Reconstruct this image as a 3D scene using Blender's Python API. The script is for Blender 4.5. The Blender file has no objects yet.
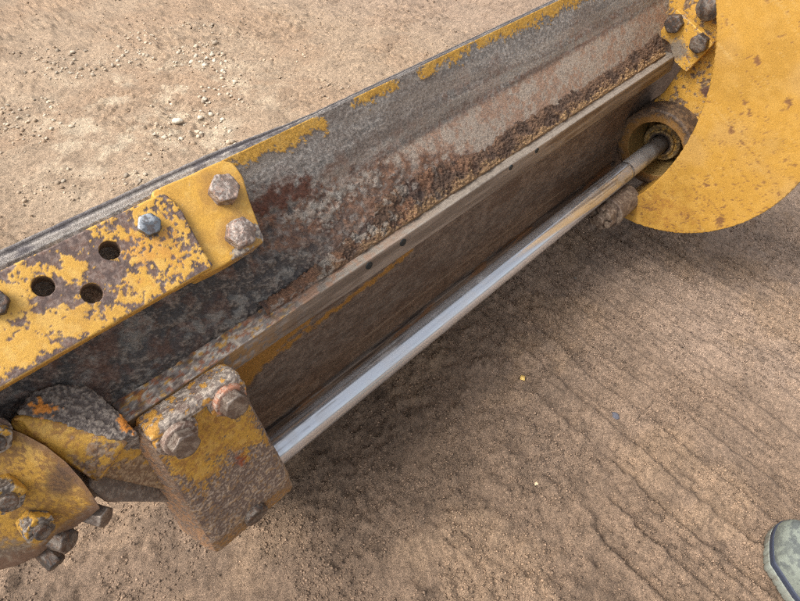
import bpy, bmesh, math, random
import numpy as np
from mathutils import Matrix, Vector

random.seed(7)
rng = np.random.default_rng(7)
sc = bpy.context.scene
col = sc.collection

# ------------------------------------------------------------------ camera
CAMH = 1.075                      # camera height over the soil
FPX = 590.0                      # focal length in photo pixels (800 px wide)
VPX, VPY = 850.0, -628.0         # vanishing point of the blade's long axis
PITCH = math.pi / 2 - math.atan((FPX * FPX / 628.0) / FPX)
ANG = math.atan2(FPX * math.cos(PITCH) + 628.0 * math.sin(PITCH), VPX)
C0 = np.array([0.0, 0.0, CAMH])
RV = np.array([math.cos(-ANG), math.sin(-ANG), 0.0])
FH = np.array([-RV[1], RV[0], 0.0])
FV = FH * math.cos(PITCH) + np.array([0, 0, -math.sin(PITCH)])
UV = FH * math.sin(PITCH) + np.array([0, 0, math.cos(PITCH)])
cam = bpy.data.cameras.new('camera')
cam.sensor_width = 36.0
cam.lens = FPX / 800.0 * 36.0
cam.clip_start = 0.02
cam.clip_end = 300.0
cam_o = bpy.data.objects.new('camera', cam)
col.objects.link(cam_o)
m = Matrix((RV, UV, -FV)).transposed().to_4x4()
m.translation = Vector(C0)
cam_o.matrix_world = m
sc.camera = cam_o

# ------------------------------------------------------------------ light: bright overcast
SUN_EL, SUN_AZ = 54.0, 158.0     # azimuth: direction towards the sun, from +X towards +Y
world = bpy.data.worlds.new('World')
sc.world = world
world.use_nodes = True
wn = world.node_tree
wn.nodes.clear()
sky = wn.nodes.new('ShaderNodeTexSky')
sky.sky_type = 'NISHITA'
sky.sun_disc = False
sky.sun_elevation = math.radians(SUN_EL)
sky.sun_rotation = math.radians(90.0 - SUN_AZ)
sky.air_density = 1.0
sky.dust_density = 6.0
sky.ozone_density = 1.0
hs = wn.nodes.new('ShaderNodeHueSaturation')
hs.inputs['Saturation'].default_value = 0.35
bg = wn.nodes.new('ShaderNodeBackground')
bg.inputs['Strength'].default_value = 0.15
wo = wn.nodes.new('ShaderNodeOutputWorld')
wn.links.new(sky.outputs[0], hs.inputs['Color'])
wn.links.new(hs.outputs[0], bg.inputs['Color'])
wn.links.new(bg.outputs[0], wo.inputs['Surface'])
sun = bpy.data.lights.new('sun', 'SUN')
sun.energy = 1.05
sun.angle = math.radians(26.0)
sun.color = (1.0, 0.96, 0.90)
sun_o = bpy.data.objects.new('sun', sun)
col.objects.link(sun_o)
sd = Vector((math.cos(math.radians(SUN_AZ)) * math.cos(math.radians(SUN_EL)),
             math.sin(math.radians(SUN_AZ)) * math.cos(math.radians(SUN_EL)),
             math.sin(math.radians(SUN_EL))))
sun_o.rotation_euler = sd.to_track_quat('Z', 'Y').to_euler()
sc.view_settings.view_transform = 'Standard'
sc.view_settings.look = 'None'
sc.view_settings.exposure = 0.90
sc.view_settings.gamma = 1.0
sc.view_settings.use_curve_mapping = False
sc.cycles.use_denoising = False
sc.cycles.sample_clamp_indirect = 4.0
sc.cycles.max_bounces = 6
sc.cycles.filter_width = 1.1

# ------------------------------------------------------------------ helpers
def ray(px, py):
    return RV * (px - 400.0) - UV * (py - 300.5) + FV * FPX
def at_r(px, py, r):             # point at distance r from the line through the lens along the blade
    d = ray(px, py)
    return C0 + d * (r / math.hypot(d[1], d[2]))
def at_x(px, py, x):
    d = ray(px, py)
    return C0 + d * (x / d[0])
def at_z(px, py, z=0.0):
    d = ray(px, py)
    return C0 + d * ((z - CAMH) / d[2])
def at_plane(px, py, p0, n):
    d = ray(px, py)
    p0, n = np.array(p0), np.array(n)
    return C0 + d * (np.dot(p0 - C0, n) / np.dot(d, n))
def project(P):
    d = P - C0
    z = d @ FV
    return 400 + FPX * (d @ RV) / z, 300.5 - FPX * (d @ UV) / z

def srgb(r, g, b):
    c = np.array([r, g, b]) / 255.0
    return np.where(c <= 0.04045, c / 12.92, ((c + 0.055) / 1.055) ** 2.4)
def sstep(a, b, x):
    t = np.clip((x - a) / (b - a), 0, 1)
    return t * t * (3 - 2 * t)
def mixc(c0, c1, t):
    t = np.asarray(t)[:, None]
    return c0 * (1 - t) + c1 * t

def _hash(ix, iy, iz, seed):
    h = (ix.astype(np.uint32) * np.uint32(374761393) + iy.astype(np.uint32) * np.uint32(668265263)
         + iz.astype(np.uint32) * np.uint32(2147483647) + np.uint32((seed * 1274126177) & 0xffffffff))
    h = (h ^ (h >> np.uint32(13))) * np.uint32(1274126177)
    h = (h ^ (h >> np.uint32(16))) * np.uint32(2246822519)
    h = h ^ (h >> np.uint32(15))
    return (h & np.uint32(0xffffff)).astype(np.float32) / np.float32(0xffffff)
def vnoise(P, seed=0):
    i = np.floor(P)
    f = (P - i).astype(np.float32)
    i = i.astype(np.int64)
    u = f * f * f * (f * (f * 6 - 15) + 10)
    out = 0
    for dx in (0, 1):
        wx = u[:, 0] if dx else 1 - u[:, 0]
        for dy in (0, 1):
            wy = u[:, 1] if dy else 1 - u[:, 1]
            for dz in (0, 1):
                wz = u[:, 2] if dz else 1 - u[:, 2]
                out = out + wx * wy * wz * _hash(i[:, 0] + dx, i[:, 1] + dy, i[:, 2] + dz, seed)
    return out
def fbm(P, scale, octv=4, seed=0, gain=0.6):
    """about 0..1, centred on 0.5"""
    P = np.asarray(P, dtype=np.float64) * scale
    a, s, tot = 1.0, 0.0, 0.0
    for k in range(octv):
        s = s + a * vnoise(P + 17.3 * k + 5.1, seed + k * 13)
        tot += a
        a *= gain
        P = P * 2.03
    return 0.5 + (s / tot - 0.5) * 1.72
def poly_sd(x, y, poly):
    """signed distance to a polygon, positive inside"""
    n = len(poly)
    d2 = np.full(x.shape, 1e18)
    inside = np.zeros(x.shape, bool)
    for k in range(n):
        x0, y0 = poly[k]
        x1, y1 = poly[(k + 1) % n]
        ex, ey = x1 - x0, y1 - y0
        t = np.clip(((x - x0) * ex + (y - y0) * ey) / (ex * ex + ey * ey + 1e-12), 0, 1)
        d2 = np.minimum(d2, (x - x0 - t * ex) ** 2 + (y - y0 - t * ey) ** 2)
        c = ((y0 > y) != (y1 > y)) & (x < (x1 - x0) * (y - y0) / (y1 - y0 + 1e-12) + x0)
        inside ^= c
    d = np.sqrt(d2)
    return np.where(inside, d, -d)
def line_d(x, y, pts):
    """distance to a polyline and signed side"""
    best = np.full(x.shape, 1e9)
    side = np.zeros(x.shape)
    for (x0, y0), (x1, y1) in zip(pts[:-1], pts[1:]):
        ex, ey = x1 - x0, y1 - y0
        t = np.clip(((x - x0) * ex + (y - y0) * ey) / (ex * ex + ey * ey), 0, 1)
        dx, dy = x - x0 - t * ex, y - y0 - t * ey
        d = np.hypot(dx, dy)
        cr = np.sign(ex * dy - ey * dx)
        mk = d < best
        best = np.where(mk, d, best)
        side = np.where(mk, cr, side)
    return best, side

# ------------------------------------------------------------------ materials
def worn_material(name, bump_scale=900.0, bump=0.25, grain=0.18, aniso=False, coat=0.0):
    """colour, roughness and metal come from attributes baked on the mesh; nodes add grain and relief"""
    mt = bpy.data.materials.new(name)
    mt.use_nodes = True
    nt = mt.node_tree
    bs = nt.nodes['Principled BSDF']
    at = nt.nodes.new('ShaderNodeAttribute'); at.attribute_name = 'Col'
    ar = nt.nodes.new('ShaderNodeAttribute'); ar.attribute_name = 'Surf'
    sp = nt.nodes.new('ShaderNodeSeparateColor')
    tc = nt.nodes.new('ShaderNodeTexCoord')
    n1 = nt.nodes.new('ShaderNodeTexNoise')
    n1.inputs['Scale'].default_value = bump_scale
    n1.inputs['Detail'].default_value = 3.0
    n1.inputs['Roughness'].default_value = 0.65
    if aniso:
        mp = nt.nodes.new('ShaderNodeMapping')
        mp.inputs['Scale'].default_value = (0.04, 1, 1)
        nt.links.new(tc.outputs['Object'], mp.inputs[0])
        nt.links.new(mp.outputs[0], n1.inputs['Vector'])
    else:
        nt.links.new(tc.outputs['Object'], n1.inputs['Vector'])
    mr = nt.nodes.new('ShaderNodeMapRange')
    mr.inputs['From Min'].default_value = 0.3
    mr.inputs['From Max'].default_value = 0.7
    mr.inputs['To Min'].default_value = 1 - grain
    mr.inputs['To Max'].default_value = 1 + grain
    nt.links.new(n1.outputs['Fac'], mr.inputs['Value'])
    n2 = nt.nodes.new('ShaderNodeTexNoise')
    n2.inputs['Scale'].default_value = bump_scale * 0.37
    n2.inputs['Detail'].default_value = 6.0
    n2.inputs['Roughness'].default_value = 0.75
    nt.links.new(n1.inputs['Vector'].links[0].from_socket, n2.inputs['Vector'])
    mr2 = nt.nodes.new('ShaderNodeMapRange')
    mr2.inputs['From Min'].default_value = 0.3
    mr2.inputs['From Max'].default_value = 0.7
    mr2.inputs['To Min'].default_value = 1 - grain
    mr2.inputs['To Max'].default_value = 1 + grain
    nt.links.new(n2.outputs['Fac'], mr2.inputs['Value'])
    mm = nt.nodes.new('ShaderNodeMath'); mm.operation = 'MULTIPLY'
    nt.links.new(mr.outputs[0], mm.inputs[0]); nt.links.new(mr2.outputs[0], mm.inputs[1])
    mx = nt.nodes.new('ShaderNodeVectorMath'); mx.operation = 'SCALE'
    nt.links.new(at.outputs['Color'], mx.inputs[0])
    nt.links.new(mm.outputs[0], mx.inputs['Scale'])
    nt.links.new(mx.outputs[0], bs.inputs['Base Color'])
    nt.links.new(ar.outputs['Color'], sp.inputs[0])
    nt.links.new(sp.outputs[0], bs.inputs['Roughness'])
    nt.links.new(sp.outputs[1], bs.inputs['Metallic'])
    bp = nt.nodes.new('ShaderNodeBump')
    bp.inputs['Distance'].default_value = 0.0006
    ml = nt.nodes.new('ShaderNodeMath'); ml.operation = 'MULTIPLY'
    ml.inputs[1].default_value = bump * 4
    nt.links.new(sp.outputs[2], ml.inputs[0])
    nt.links.new(ml.outputs[0], bp.inputs['Strength'])
    nt.links.new(n1.outputs['Fac'], bp.inputs['Height'])
    nt.links.new(bp.outputs[0], bs.inputs['Normal'])
    return mt

M_STEEL = worn_material('worn_painted_steel', 1000, 0.3, 0.22)
M_BOLT = worn_material('bolt_steel', 1300, 0.3, 0.18)
M_BLADE = worn_material('scoured_blade_steel', 1000, 0.45, 0.46)
M_RAIL = worn_material('rubbed_rail_steel', 1100, 0.2, 0.16, aniso=True)
M_CHROME = worn_material('chromed_rod', 2400, 0.04, 0.05, aniso=True)
M_SOIL = worn_material('sandy_soil', 560, 1.3, 0.48)
M_GRAIN = worn_material('soil_grain', 900, 0.2, 0.15)
M_SHOE = worn_material('shoe_fabric', 1500, 0.3, 0.2)

# ------------------------------------------------------------------ objects
def put_attr(me, colr, surf):
    n = len(me.vertices)
    a = me.color_attributes.new('Col', 'FLOAT_COLOR', 'POINT')
    b = np.ones((n, 4), np.float32); b[:, :3] = np.clip(colr, 0, 1)
    a.data.foreach_set('color', b.ravel())
    a = me.color_attributes.new('Surf', 'FLOAT_COLOR', 'POINT')
    b = np.ones((n, 4), np.float32); b[:, :3] = surf
    a.data.foreach_set('color', b.ravel())
def finish(name, me, mat, parent=None):
    me.materials.clear()
    me.materials.append(mat)
    o = bpy.data.objects.new(name, me)
    col.objects.link(o)
    if parent is not None:
        o.parent = parent
    return o
def coords(me):
    a = np.empty(len(me.vertices) * 3, np.float32)
    me.vertices.foreach_get('co', a)
    return a.reshape(-1, 3).astype(np.float64)
def normals(me):
    a = np.empty(len(me.vertices) * 3, np.float32)
    me.vertex_normals.foreach_get('vector', a)
    return a.reshape(-1, 3).astype(np.float64)
def convexity(me, P, N, it=6):
    """positive on outer edges, negative in corners"""
    e = np.empty(len(me.edges) * 2, np.int32)
    me.edges.foreach_get('vertices', e)
    e = e.reshape(-1, 2)
    n = len(P)
    deg = np.bincount(e.ravel(), minlength=n).astype(float)[:, None]
    Q = P.copy()
    for _ in range(it):
        S = np.zeros_like(Q)
        for k in range(3):
            S[:, k] = np.bincount(e[:, 0], Q[e[:, 1], k], n) + np.bincount(e[:, 1], Q[e[:, 0], k], n)
        Q = 0.5 * Q + 0.5 * S / deg
    return np.einsum('ij,ij->i', P - Q, N)
def smooth(me):
    me.polygons.foreach_set('use_smooth', np.ones(len(me.polygons), bool))
def thing(name, label, cat, loc=(0, 0, 0), group=None):
    o = bpy.data.objects.new(name, None)
    o.empty_display_size = 0.05
    col.objects.link(o)
    o.location = loc
    o['label'] = label
    o['category'] = cat
    if group:
        o['group'] = group
    return o
def adopt(o, parent):            # parent while keeping the child's world place
    o.parent = parent
    M = Matrix.Identity(4)
    p = parent
    while p is not None:
        M = p.matrix_basis.copy() @ M if p.parent is None else (p.matrix_parent_inverse @ p.matrix_basis) @ M
        p = p.parent
    o.matrix_parent_inverse = M.inverted()
    return o

def frame(origin, xax, zax):
    x = Vector(xax).normalized(); z = Vector(zax).normalized()
    y = z.cross(x).normalized(); x = y.cross(z)
    M = Matrix((x, y, z)).transposed().to_4x4()
    M.translation = Vector(origin)
    return M

def grid_mesh(name, P, nu, nv, close_u=False, close_v=False):
    """P is (nu*nv,3), u major"""
    iu = np.arange(nu if close_u else nu - 1)
    iv = np.arange(nv if close_v else nv - 1)
    a, b = np.meshgrid(iu, iv, indexing='ij')
    a2, b2 = (a + 1) % nu, (b + 1) % nv
    F = np.stack([a * nv + b, a2 * nv + b, a2 * nv + b2, a * nv + b2], -1).reshape(-1, 4)
    me = bpy.data.meshes.new(name)
    me.vertices.add(len(P)); me.vertices.foreach_set('co', np.asarray(P, np.float32).ravel())
    me.loops.add(F.size); me.loops.foreach_set('vertex_index', F.astype(np.int32).ravel())
    me.polygons.add(len(F))
    me.polygons.foreach_set('loop_start', np.arange(0, F.size, 4, dtype=np.int32))
    me.update(calc_edges=True)
    smooth(me)
    return me

def solid(name, bm, M, voxel, paint, mat, parent, cutters=()):
    """turn a rough solid into a dense worn skin; paint(Pworld, Plocal, N, convexity) -> colour, surf, push"""
    me = bpy.data.meshes.new('tmp')
    bmesh.ops.recalc_face_normals(bm, faces=bm.faces[:])
    bm.to_mesh(me); bm.free()
    ob = bpy.data.objects.new('tmp', me)
    col.objects.link(ob)
    cobs = []
    for cb in cutters:
        cm = bpy.data.meshes.new('cut'); bmesh.ops.recalc_face_normals(cb, faces=cb.faces[:]); cb.to_mesh(cm); cb.free()
        co = bpy.data.objects.new('cut', cm); col.objects.link(co); cobs.append(co)
        bo = ob.modifiers.new('b', 'BOOLEAN'); bo.operation = 'DIFFERENCE'; bo.object = co; bo.solver = 'EXACT'
    rm = ob.modifiers.new('r', 'REMESH'); rm.mode = 'VOXEL'; rm.voxel_size = voxel
    dg = bpy.context.evaluated_depsgraph_get(); dg.update()
    out = bpy.data.meshes.new_from_object(ob.evaluated_get(dg))
    for o2 in cobs + [ob]:
        d = o2.data; bpy.data.objects.remove(o2); bpy.data.meshes.remove(d)
    out.name = name
    P = coords(out); N = normals(out)
    cv = convexity(out, P, N) / voxel
    R = np.array(M.to_3x3())
    W = P @ R.T + np.array(M.translation)
    c, s, push = paint(W, P, N @ R.T, cv)
    P2 = P + N * np.asarray(push)[:, None]
    out.vertices.foreach_set('co', P2.astype(np.float32).ravel())
    put_attr(out, c, s)
    smooth(out); out.update()
    o = finish(name, out, mat)
    o.matrix_basis = M
    if parent is not None:
        adopt(o, parent)
    return o

def bm_prism(pts, z0, z1, bev=0.0, seg=2):
    """2D outline extruded from z0 to z1"""
    bm = bmesh.new()
    vs = [bm.verts.new((p[0], p[1], z0)) for p in pts]
    f = bm.faces.new(vs)
    r = bmesh.ops.extrude_face_region(bm, geom=[f])
    for v in r['geom']:
        if isinstance(v, bmesh.types.BMVert):
            v.co.z = z1
    bmesh.ops.recalc_face_normals(bm, faces=bm.faces[:])
    if bev > 0:
        bmesh.ops.bevel(bm, geom=[e for e in bm.edges if e.calc_face_angle(0) > 0.6], offset=bev, segments=seg, affect='EDGES', profile=0.5)
    return bm
def bm_hull(pts, bev=0.0):
    bm = bmesh.new()
    for p in pts:
        bm.verts.new(p)
    r = bmesh.ops.convex_hull(bm, input=bm.verts[:])
    bmesh.ops.dissolve_limit(bm, angle_limit=0.02, verts=bm.verts[:], edges=bm.edges[:])
    if bev > 0:
        bmesh.ops.bevel(bm, geom=bm.edges[:], offset=bev, segments=2, affect='EDGES', profile=0.5)
    return bm
def bm_cyl(x, y, r, z0, z1, seg=40):
    return bm_prism([(x + r * math.cos(t * 2 * math.pi / seg), y + r * math.sin(t * 2 * math.pi / seg)) for t in range(seg)], z0, z1)
def round_poly(pts, rad, seg=6):
    out = []
    n = len(pts)
    for i in range(n):
        p, a, b = Vector(pts[i]), Vector(pts[i - 1]), Vector(pts[(i + 1) % n])
        r = rad[i] if isinstance(rad, (list, tuple)) else rad
        r = min(r, (a - p).length * 0.45, (b - p).length * 0.45)
        p0, p1 = p + (a - p).normalized() * r, p + (b - p).normalized() * r
        for k in range(seg + 1):
            t = k / seg
            q = p0 * (1 - t) ** 2 + p * 2 * t * (1 - t) + p1 * t * t
            out.append((q.x, q.y))
    return out

# palette (sun-free base colours)
YEL = srgb(196, 150, 62)
YEL_L = srgb(208, 168, 90)
YEL_D = srgb(170, 126, 54)
PRIMER = srgb(112, 96, 92)
STEEL = srgb(150, 146, 140)
STEEL_D = srgb(96, 92, 90)
RUST = srgb(114, 80, 60)
RUST_O = srgb(156, 106, 70)
RUST_D = srgb(74, 50, 40)
SOOT = srgb(58, 56, 58)
DUST = srgb(176, 158, 136)
BROWN = srgb(92, 72, 58)

def surf(n, rough, metal, bump):
    s = np.empty((n, 3)); s[:, 0] = rough; s[:, 1] = metal; s[:, 2] = bump
    return s

def bare(P, seed=0, light=0.5):
    """bare steel going rusty"""
    n1 = fbm(P, 60, 4, seed); n2 = fbm(P, 240, 3, seed + 3); n3 = fbm(P, 25, 3, seed + 9)
    c = mixc(np.tile(STEEL_D, (len(P), 1)), STEEL, sstep(0.35, 0.7, n1 * 0.5 + n2 * 0.5) * light * 1.6)
    c = mixc(c, RUST, sstep(0.5, 0.7, n3 * 0.5 + n2 * 0.5) * 0.75)
    c = mixc(c, RUST_D, sstep(0.56, 0.75, n1) * 0.6)
    c = mixc(c, DUST, sstep(0.6, 0.8, fbm(P, 180, 2, seed + 21)) * 0.45)
    return c
def rusty(P, seed=0):
    n1 = fbm(P, 70, 4, seed); n2 = fbm(P, 260, 3, seed + 3)
    c = mixc(np.tile(RUST_D, (len(P), 1)), RUST, sstep(0.35, 0.7, n1))
    c = mixc(c, RUST_O, sstep(0.58, 0.8, n2) * 0.6)
    c = mixc(c, STEEL * 0.9, sstep(0.58, 0.75, fbm(P, 120, 3, seed + 8)) * 0.6)
    return c
def yellow(P, seed=0):
    n = fbm(P, 30, 4, seed)
    c = mixc(np.tile(YEL, (len(P), 1)), YEL_D, sstep(0.5, 0.85, n) * 0.5)
    return mixc(c, YEL_L, sstep(0.5, 0.2, fbm(P, 90, 3, seed + 2)) * 0.5)

# ------------------------------------------------------------------ ground
def axis(lo, hi, step, far0, far1):
    core = np.arange(lo, hi + step * .5, step)
    a, s = [lo], step
    while a[-1] > far0:
        s *= 1.12; a.append(a[-1] - s)
    b, s = [hi], step
    while b[-1] < far1:
        s *= 1.02 if b[-1] < 5 else 1.2; b.append(b[-1] + s)
    return np.concatenate([np.array(a[1:])[::-1], core, np.array(b[1:])])
_a, _b = at_z(594, 305)[:2], at_z(762, 421)[:2]
TR_D = (_b - _a) / np.linalg.norm(_b - _a)
TR_N = np.array([-TR_D[1], TR_D[0]])
TR_POLY = [tuple(at_z(*q)[:2]) for q in ((470, 292), (560, 215), (640, 205), (830, 300), (840, 520), (760, 640), (690, 640), (600, 500), (520, 385))]
def ground_height(X, Y):
    n = len(X)
    P = np.stack([X, Y, np.zeros(n)], 1)
    h = (fbm(P, 2.2, 3, 1) - .5) * 0.024
    h += (fbm(P, 14, 4, 2) - .5) * 0.005
    back = sstep(1.05, 0.5, Y)                       # the side with the tyre marks
    h += (fbm(P, 70, 3, 3) - .5) * (0.0045 + 0.001 * back)
    h += (fbm(P, 190, 2, 4) - .5) * 0.0030
    near = (X > -0.3) & (X < 3) & (Y > -0.8) & (Y < 1.4)
    W = np.stack([X + (fbm(P, 9, 3, 5) - .5) * .007 + (fbm(P, 40, 3, 7) - .5) * .0035, Y + (fbm(P, 9, 3, 6) - .5) * .016], 1)
    idx = np.where(near)[0]
    U = W[idx] @ TR_N                                    # across the tread lines
    V = W[idx] @ TR_D
    Q = P[idx]
    mask = sstep(-.03, .05, poly_sd(W[idx, 0], W[idx, 1], TR_POLY) + (fbm(Q, 7, 3, 30) - .5) * .16)
    U = U + 0.008 * np.sin(V * 4 + 1.0) + (fbm(Q, 3, 2, 31) - .5) * .016
    for per, amp, sd in ((.070, .0175, 33), (.0233, .0065, 36)):
        f = (U / per) % 1.0
        k = np.floor(U / per)
        saw = np.where(f < .87, (f / .87) ** 1.6, (1 - f) / .13)  # slow rise, quick fall
        lane = _hash(k.astype(np.int64), np.zeros(len(k), np.int64), np.zeros(len(k), np.int64), sd)
        h[idx] += (saw - .5) * amp * mask * (.45 + .8 * lane) * (.7 + .6 * fbm(Q, 8, 2, sd + 1))
    # dried crust cracks on the far side
    front = sstep(0.9, 1.3, Y) * sstep(1.5, 2.4, X + 0.55 * Y)
    cr = np.abs(fbm(P * [1, 1.4, 1], 7, 3, 71) - .5)
    h -= front * 0.007 * sstep(0.035, 0.0, cr)
    cr = np.abs(fbm(P, 5, 3, 75) - .5)
    h -= 0.002 * sstep(0.02, 0.0, cr) * sstep(.45, .6, fbm(P, 3, 2, 76))
    # loose clods
    lump = sstep(0.6, 0.8, fbm(P, 40, 3, 80)) * sstep(0.48, 0.62, fbm(P, 2.5, 2, 81))
    h += lump * 0.008
    return h
def ground_color(X, Y):
    n = len(X)
    P = np.stack([X, Y, np.zeros(n)], 1)
    sand = srgb(158, 136, 112); pink = srgb(148, 127, 109); brown = srgb(128, 107, 88); tan = srgb(154, 129, 104)
    pale = srgb(192, 174, 148)
    f = sstep(0.75, 1.15, Y + (fbm(P, 3, 3, 90) - .5) * .4)  # near side darker: soil tone plus the machine's shade put into the colour
    c = mixc(np.tile(brown, (n, 1)), pink, sstep(0.6, 1.3, X + (fbm(P, 3, 3, 91) - .5) * .6))
    c = mixc(c, tan, sstep(0.5, 0.75, fbm(P, 5, 4, 92)) * .55)
    d = mixc(np.tile(sand, (n, 1)), tan, sstep(0.4, 0.7, fbm(P, 4, 4, 93)) * .8)
    # chalky spill on the far side, left
    ch = sstep(0.75, 0.1, np.hypot((X - 0.75) / 1.0, (Y - 2.0) / 1.0))
    d = mixc(d, pale, sstep(0.40, 0.75, fbm(P, 11, 5, 94, .65)) * ch * .75)
    d = mixc(d, pink, sstep(2.0, 2.6, X + 0.2 * Y) * .6)
    c = mixc(c, d, f)
    c = mixc(c, c * 0.72, sstep(0.55, 0.75, fbm(P, 16, 4, 95)) * .6)
    c = mixc(c, c * 0.55, sstep(0.6, 0.75, fbm(P, 150, 2, 96)) * .5)
    c = mixc(c, np.clip(c * 1.3, 0, 1), sstep(0.6, 0.75, fbm(P, 170, 2, 97)) * .5)
    return c
gx = axis(-0.30, 2.0, 0.0061, -40, 60)
gy = axis(-0.35, 2.2, 0.0061, -40, 60)
GX, GY = np.meshgrid(gx, gy, indexing='ij')
gX, gY = GX.ravel(), GY.ravel()
gZ = ground_height(gX, gY)
g_me = grid_mesh('ground', np.stack([gX, gY, gZ], 1), len(gx), len(gy))
put_attr(g_me, ground_color(gX, gY), surf(len(gX), 0.95, 0, 0.8))
ground = finish('ground', g_me, M_SOIL)
ground['kind'] = 'structure'
ground['label'] = 'sandy brown soil with tyre tread marks under the machine'

def grains(name, label, X, Y, size, colr, flat=0.7, sink=0.25, big=False):
    """many tiny irregular stones in one mesh"""
    base = np.array([[1, 0, 0], [-1, 0, 0], [0, 1, 0], [0, -1, 0], [0, 0, 1], [0, 0, -1]], float)
    tri = np.array([[0, 2, 4], [2, 1, 4], [1, 3, 4], [3, 0, 4], [2, 0, 5], [1, 2, 5], [3, 1, 5], [0, 3, 5]])
    # one midpoint split for rounder stones
    verts = base.tolist(); cache = {}; tt = []
    def mid(a, b):
        k = (min(a, b), max(a, b))
        if k not in cache:
            v = np.array(verts[a]) + np.array(verts[b]); v = v / np.linalg.norm(v)
            verts.append(v.tolist()); cache[k] = len(verts) - 1
        return cache[k]
    if big:
        for a, b, c in tri:
            ab, bc, ca = mid(a, b), mid(b, c), mid(c, a)
            tt += [[a, ab, ca], [ab, b, bc], [ca, bc, c], [ab, bc, ca]]
        tri = np.array(tt)
    base = np.array(verts)
    n, k = len(X), len(base)
    V = np.repeat(base[None], n, 0) * (1 + 0.5 * (rng.random((n, k, 1)) - .5))
    V = V * (0.7 + 0.6 * rng.random((n, 1, 3)))
    V[:, :, 2] *= flat
    a = rng.random(n) * 6.283; ca, sa = np.cos(a)[:, None], np.sin(a)[:, None]
    x = V[:, :, 0] * ca - V[:, :, 1] * sa; y = V[:, :, 0] * sa + V[:, :, 1] * ca
    tl = (rng.random((n, 1)) - .5) * 0.8
    z = V[:, :, 2] + x * tl
    s = size[:, None]
    Z = ground_height(X, Y)
    P = np.stack([X[:, None] + x * s, Y[:, None] + y * s, Z[:, None] + z * s + s * (flat - 2 * flat * sink) * .6], -1).reshape(-1, 3)
    F = (tri[None] + (np.arange(n) * k)[:, None, None]).reshape(-1, 3)
    me = bpy.data.meshes.new(name)
    me.vertices.add(len(P)); me.vertices.foreach_set('co', P.astype(np.float32).ravel())
    me.loops.add(F.size); me.loops.foreach_set('vertex_index', F.astype(np.int32).ravel())
    me.polygons.add(len(F)); me.polygons.foreach_set('loop_start', np.arange(0, F.size, 3, dtype=np.int32))
    me.update(calc_edges=True)
    put_attr(me, np.repeat(colr, k, 0), surf(len(P), .9, 0, .3))
    o = finish(name, me, M_GRAIN)
    o['kind'] = 'stuff'
    o['label'] = label
    return o
def in_view(X, Y, pad=25):
    px, py = project(np.stack([X, Y, np.zeros(len(X))], 1))
    return (px > -pad) & (px < 800 + pad) & (py > -pad) & (py < 601 + pad)
def scatter(n, x0, x1, y0, y1):
    X = x0 + rng.random(n) * (x1 - x0); Y = y0 + rng.random(n) * (y1 - y0)
    k = in_view(X, Y)
    return X[k], Y[k]
# coarse sand on the near side
X, Y = scatter(190000, -0.4, 2.1, -0.35, 1.0)
k = fbm(np.stack([X, Y, X * 0], 1), 12, 3, 130) + (rng.random(len(X)) - .5) * .5 > 0.46
X, Y = X[k], Y[k]
c = ground_color(X, Y) * (0.5 + 0.95 * rng.random((len(X), 1)))
grains('sand_grains', 'coarse brown sand grains lying over the soil by the chrome rod', X, Y, 0.0011 + 0.0021 * rng.random(len(X)) ** 2, c)
# grit and chips of chalky stone on the far side
X, Y = scatter(60000, 0.0, 4.5, 0.9, 5.0)
d = sstep(1.1, 0.1, np.hypot((X - 0.85) / 1.0, (Y - 2.1) / 1.1)) * sstep(0.42, 0.6, fbm(np.stack([X, Y, X * 0], 1), 6, 3, 131))
k = rng.random(len(X)) < 0.12 + 0.8 * d
X, Y, d = X[k], Y[k], d[k]
sz = 0.0018 + 0.0035 * rng.random(len(X)) ** 3 + d * 0.009 * rng.random(len(X)) ** 4
c = mixc(ground_color(X, Y) * (0.6 + 0.7 * rng.random((len(X), 1))), srgb(214, 204, 184), d * 0.75 * rng.random(len(X)))
bigk = sz > .0042
grains('stone_chips', 'pale stone chips scattered over the soil beyond the blade', X[bigk], Y[bigk], sz[bigk], c[bigk], 0.75, 0.2, True)
grains('fine_grit', 'fine pale grit lying between the stone chips beyond the blade', X[~bigk], Y[~bigk], sz[~bigk], c[~bigk], 0.75, 0.2)

def stone(name, px, py, size, colr, label, cat, kind='round'):
    p = at_z(px, py)
    z = float(ground_height(np.array([p[0]]), np.array([p[1]]))[0])
    bm = bmesh.new()
    if kind == 'chip':
        bmesh.ops.create_cube(bm, size=1)
        bmesh.ops.scale(bm, vec=(1.2, .9, .35), verts=bm.verts[:])
        bmesh.ops.bevel(bm, geom=bm.edges[:], offset=.08, segments=2, affect='EDGES')
    else:
        bmesh.ops.create_icosphere(bm, subdivisions=3, radius=.6)
        bmesh.ops.scale(bm, vec=(1.2, .9, .6), verts=bm.verts[:])
    for v in bm.verts:
        q = np.array([[v.co.x + px, v.co.y, v.co.z]])
        v.co *= 0.8 + 0.4 * float(fbm(q, 2.0, 3, 5)[0])
    bmesh.ops.scale(bm, vec=(size, size, size), verts=bm.verts[:])
    me = bpy.data.meshes.new(name); bm.to_mesh(me); bm.free(); smooth(me)
    P = coords(me)
    put_attr(me, colr * (0.8 + 0.4 * fbm(P, 300, 3, 4))[:, None], surf(len(P), .85, 0, .4))
    o = finish(name, me, M_GRAIN)
    o.location = (p[0], p[1], z + size * .15); o.rotation_euler = (0.15, 0.1, px)
    o['label'] = label; o['category'] = cat
    return o
stone('paint_chip', 522, 379, 0.011, srgb(226, 190, 110), 'small square yellow chip lying on the soil near the rod', 'chip', 'chip')
stone('pebble', 617, 413, 0.014, srgb(92, 92, 100), 'dark grey pebble pressed among the tyre marks', 'stone')
stone('pebble', 575, 277, 0.010, srgb(130, 122, 112), 'grey pebble with a dark hole beside it, nearest the chrome rod', 'stone')
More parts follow.
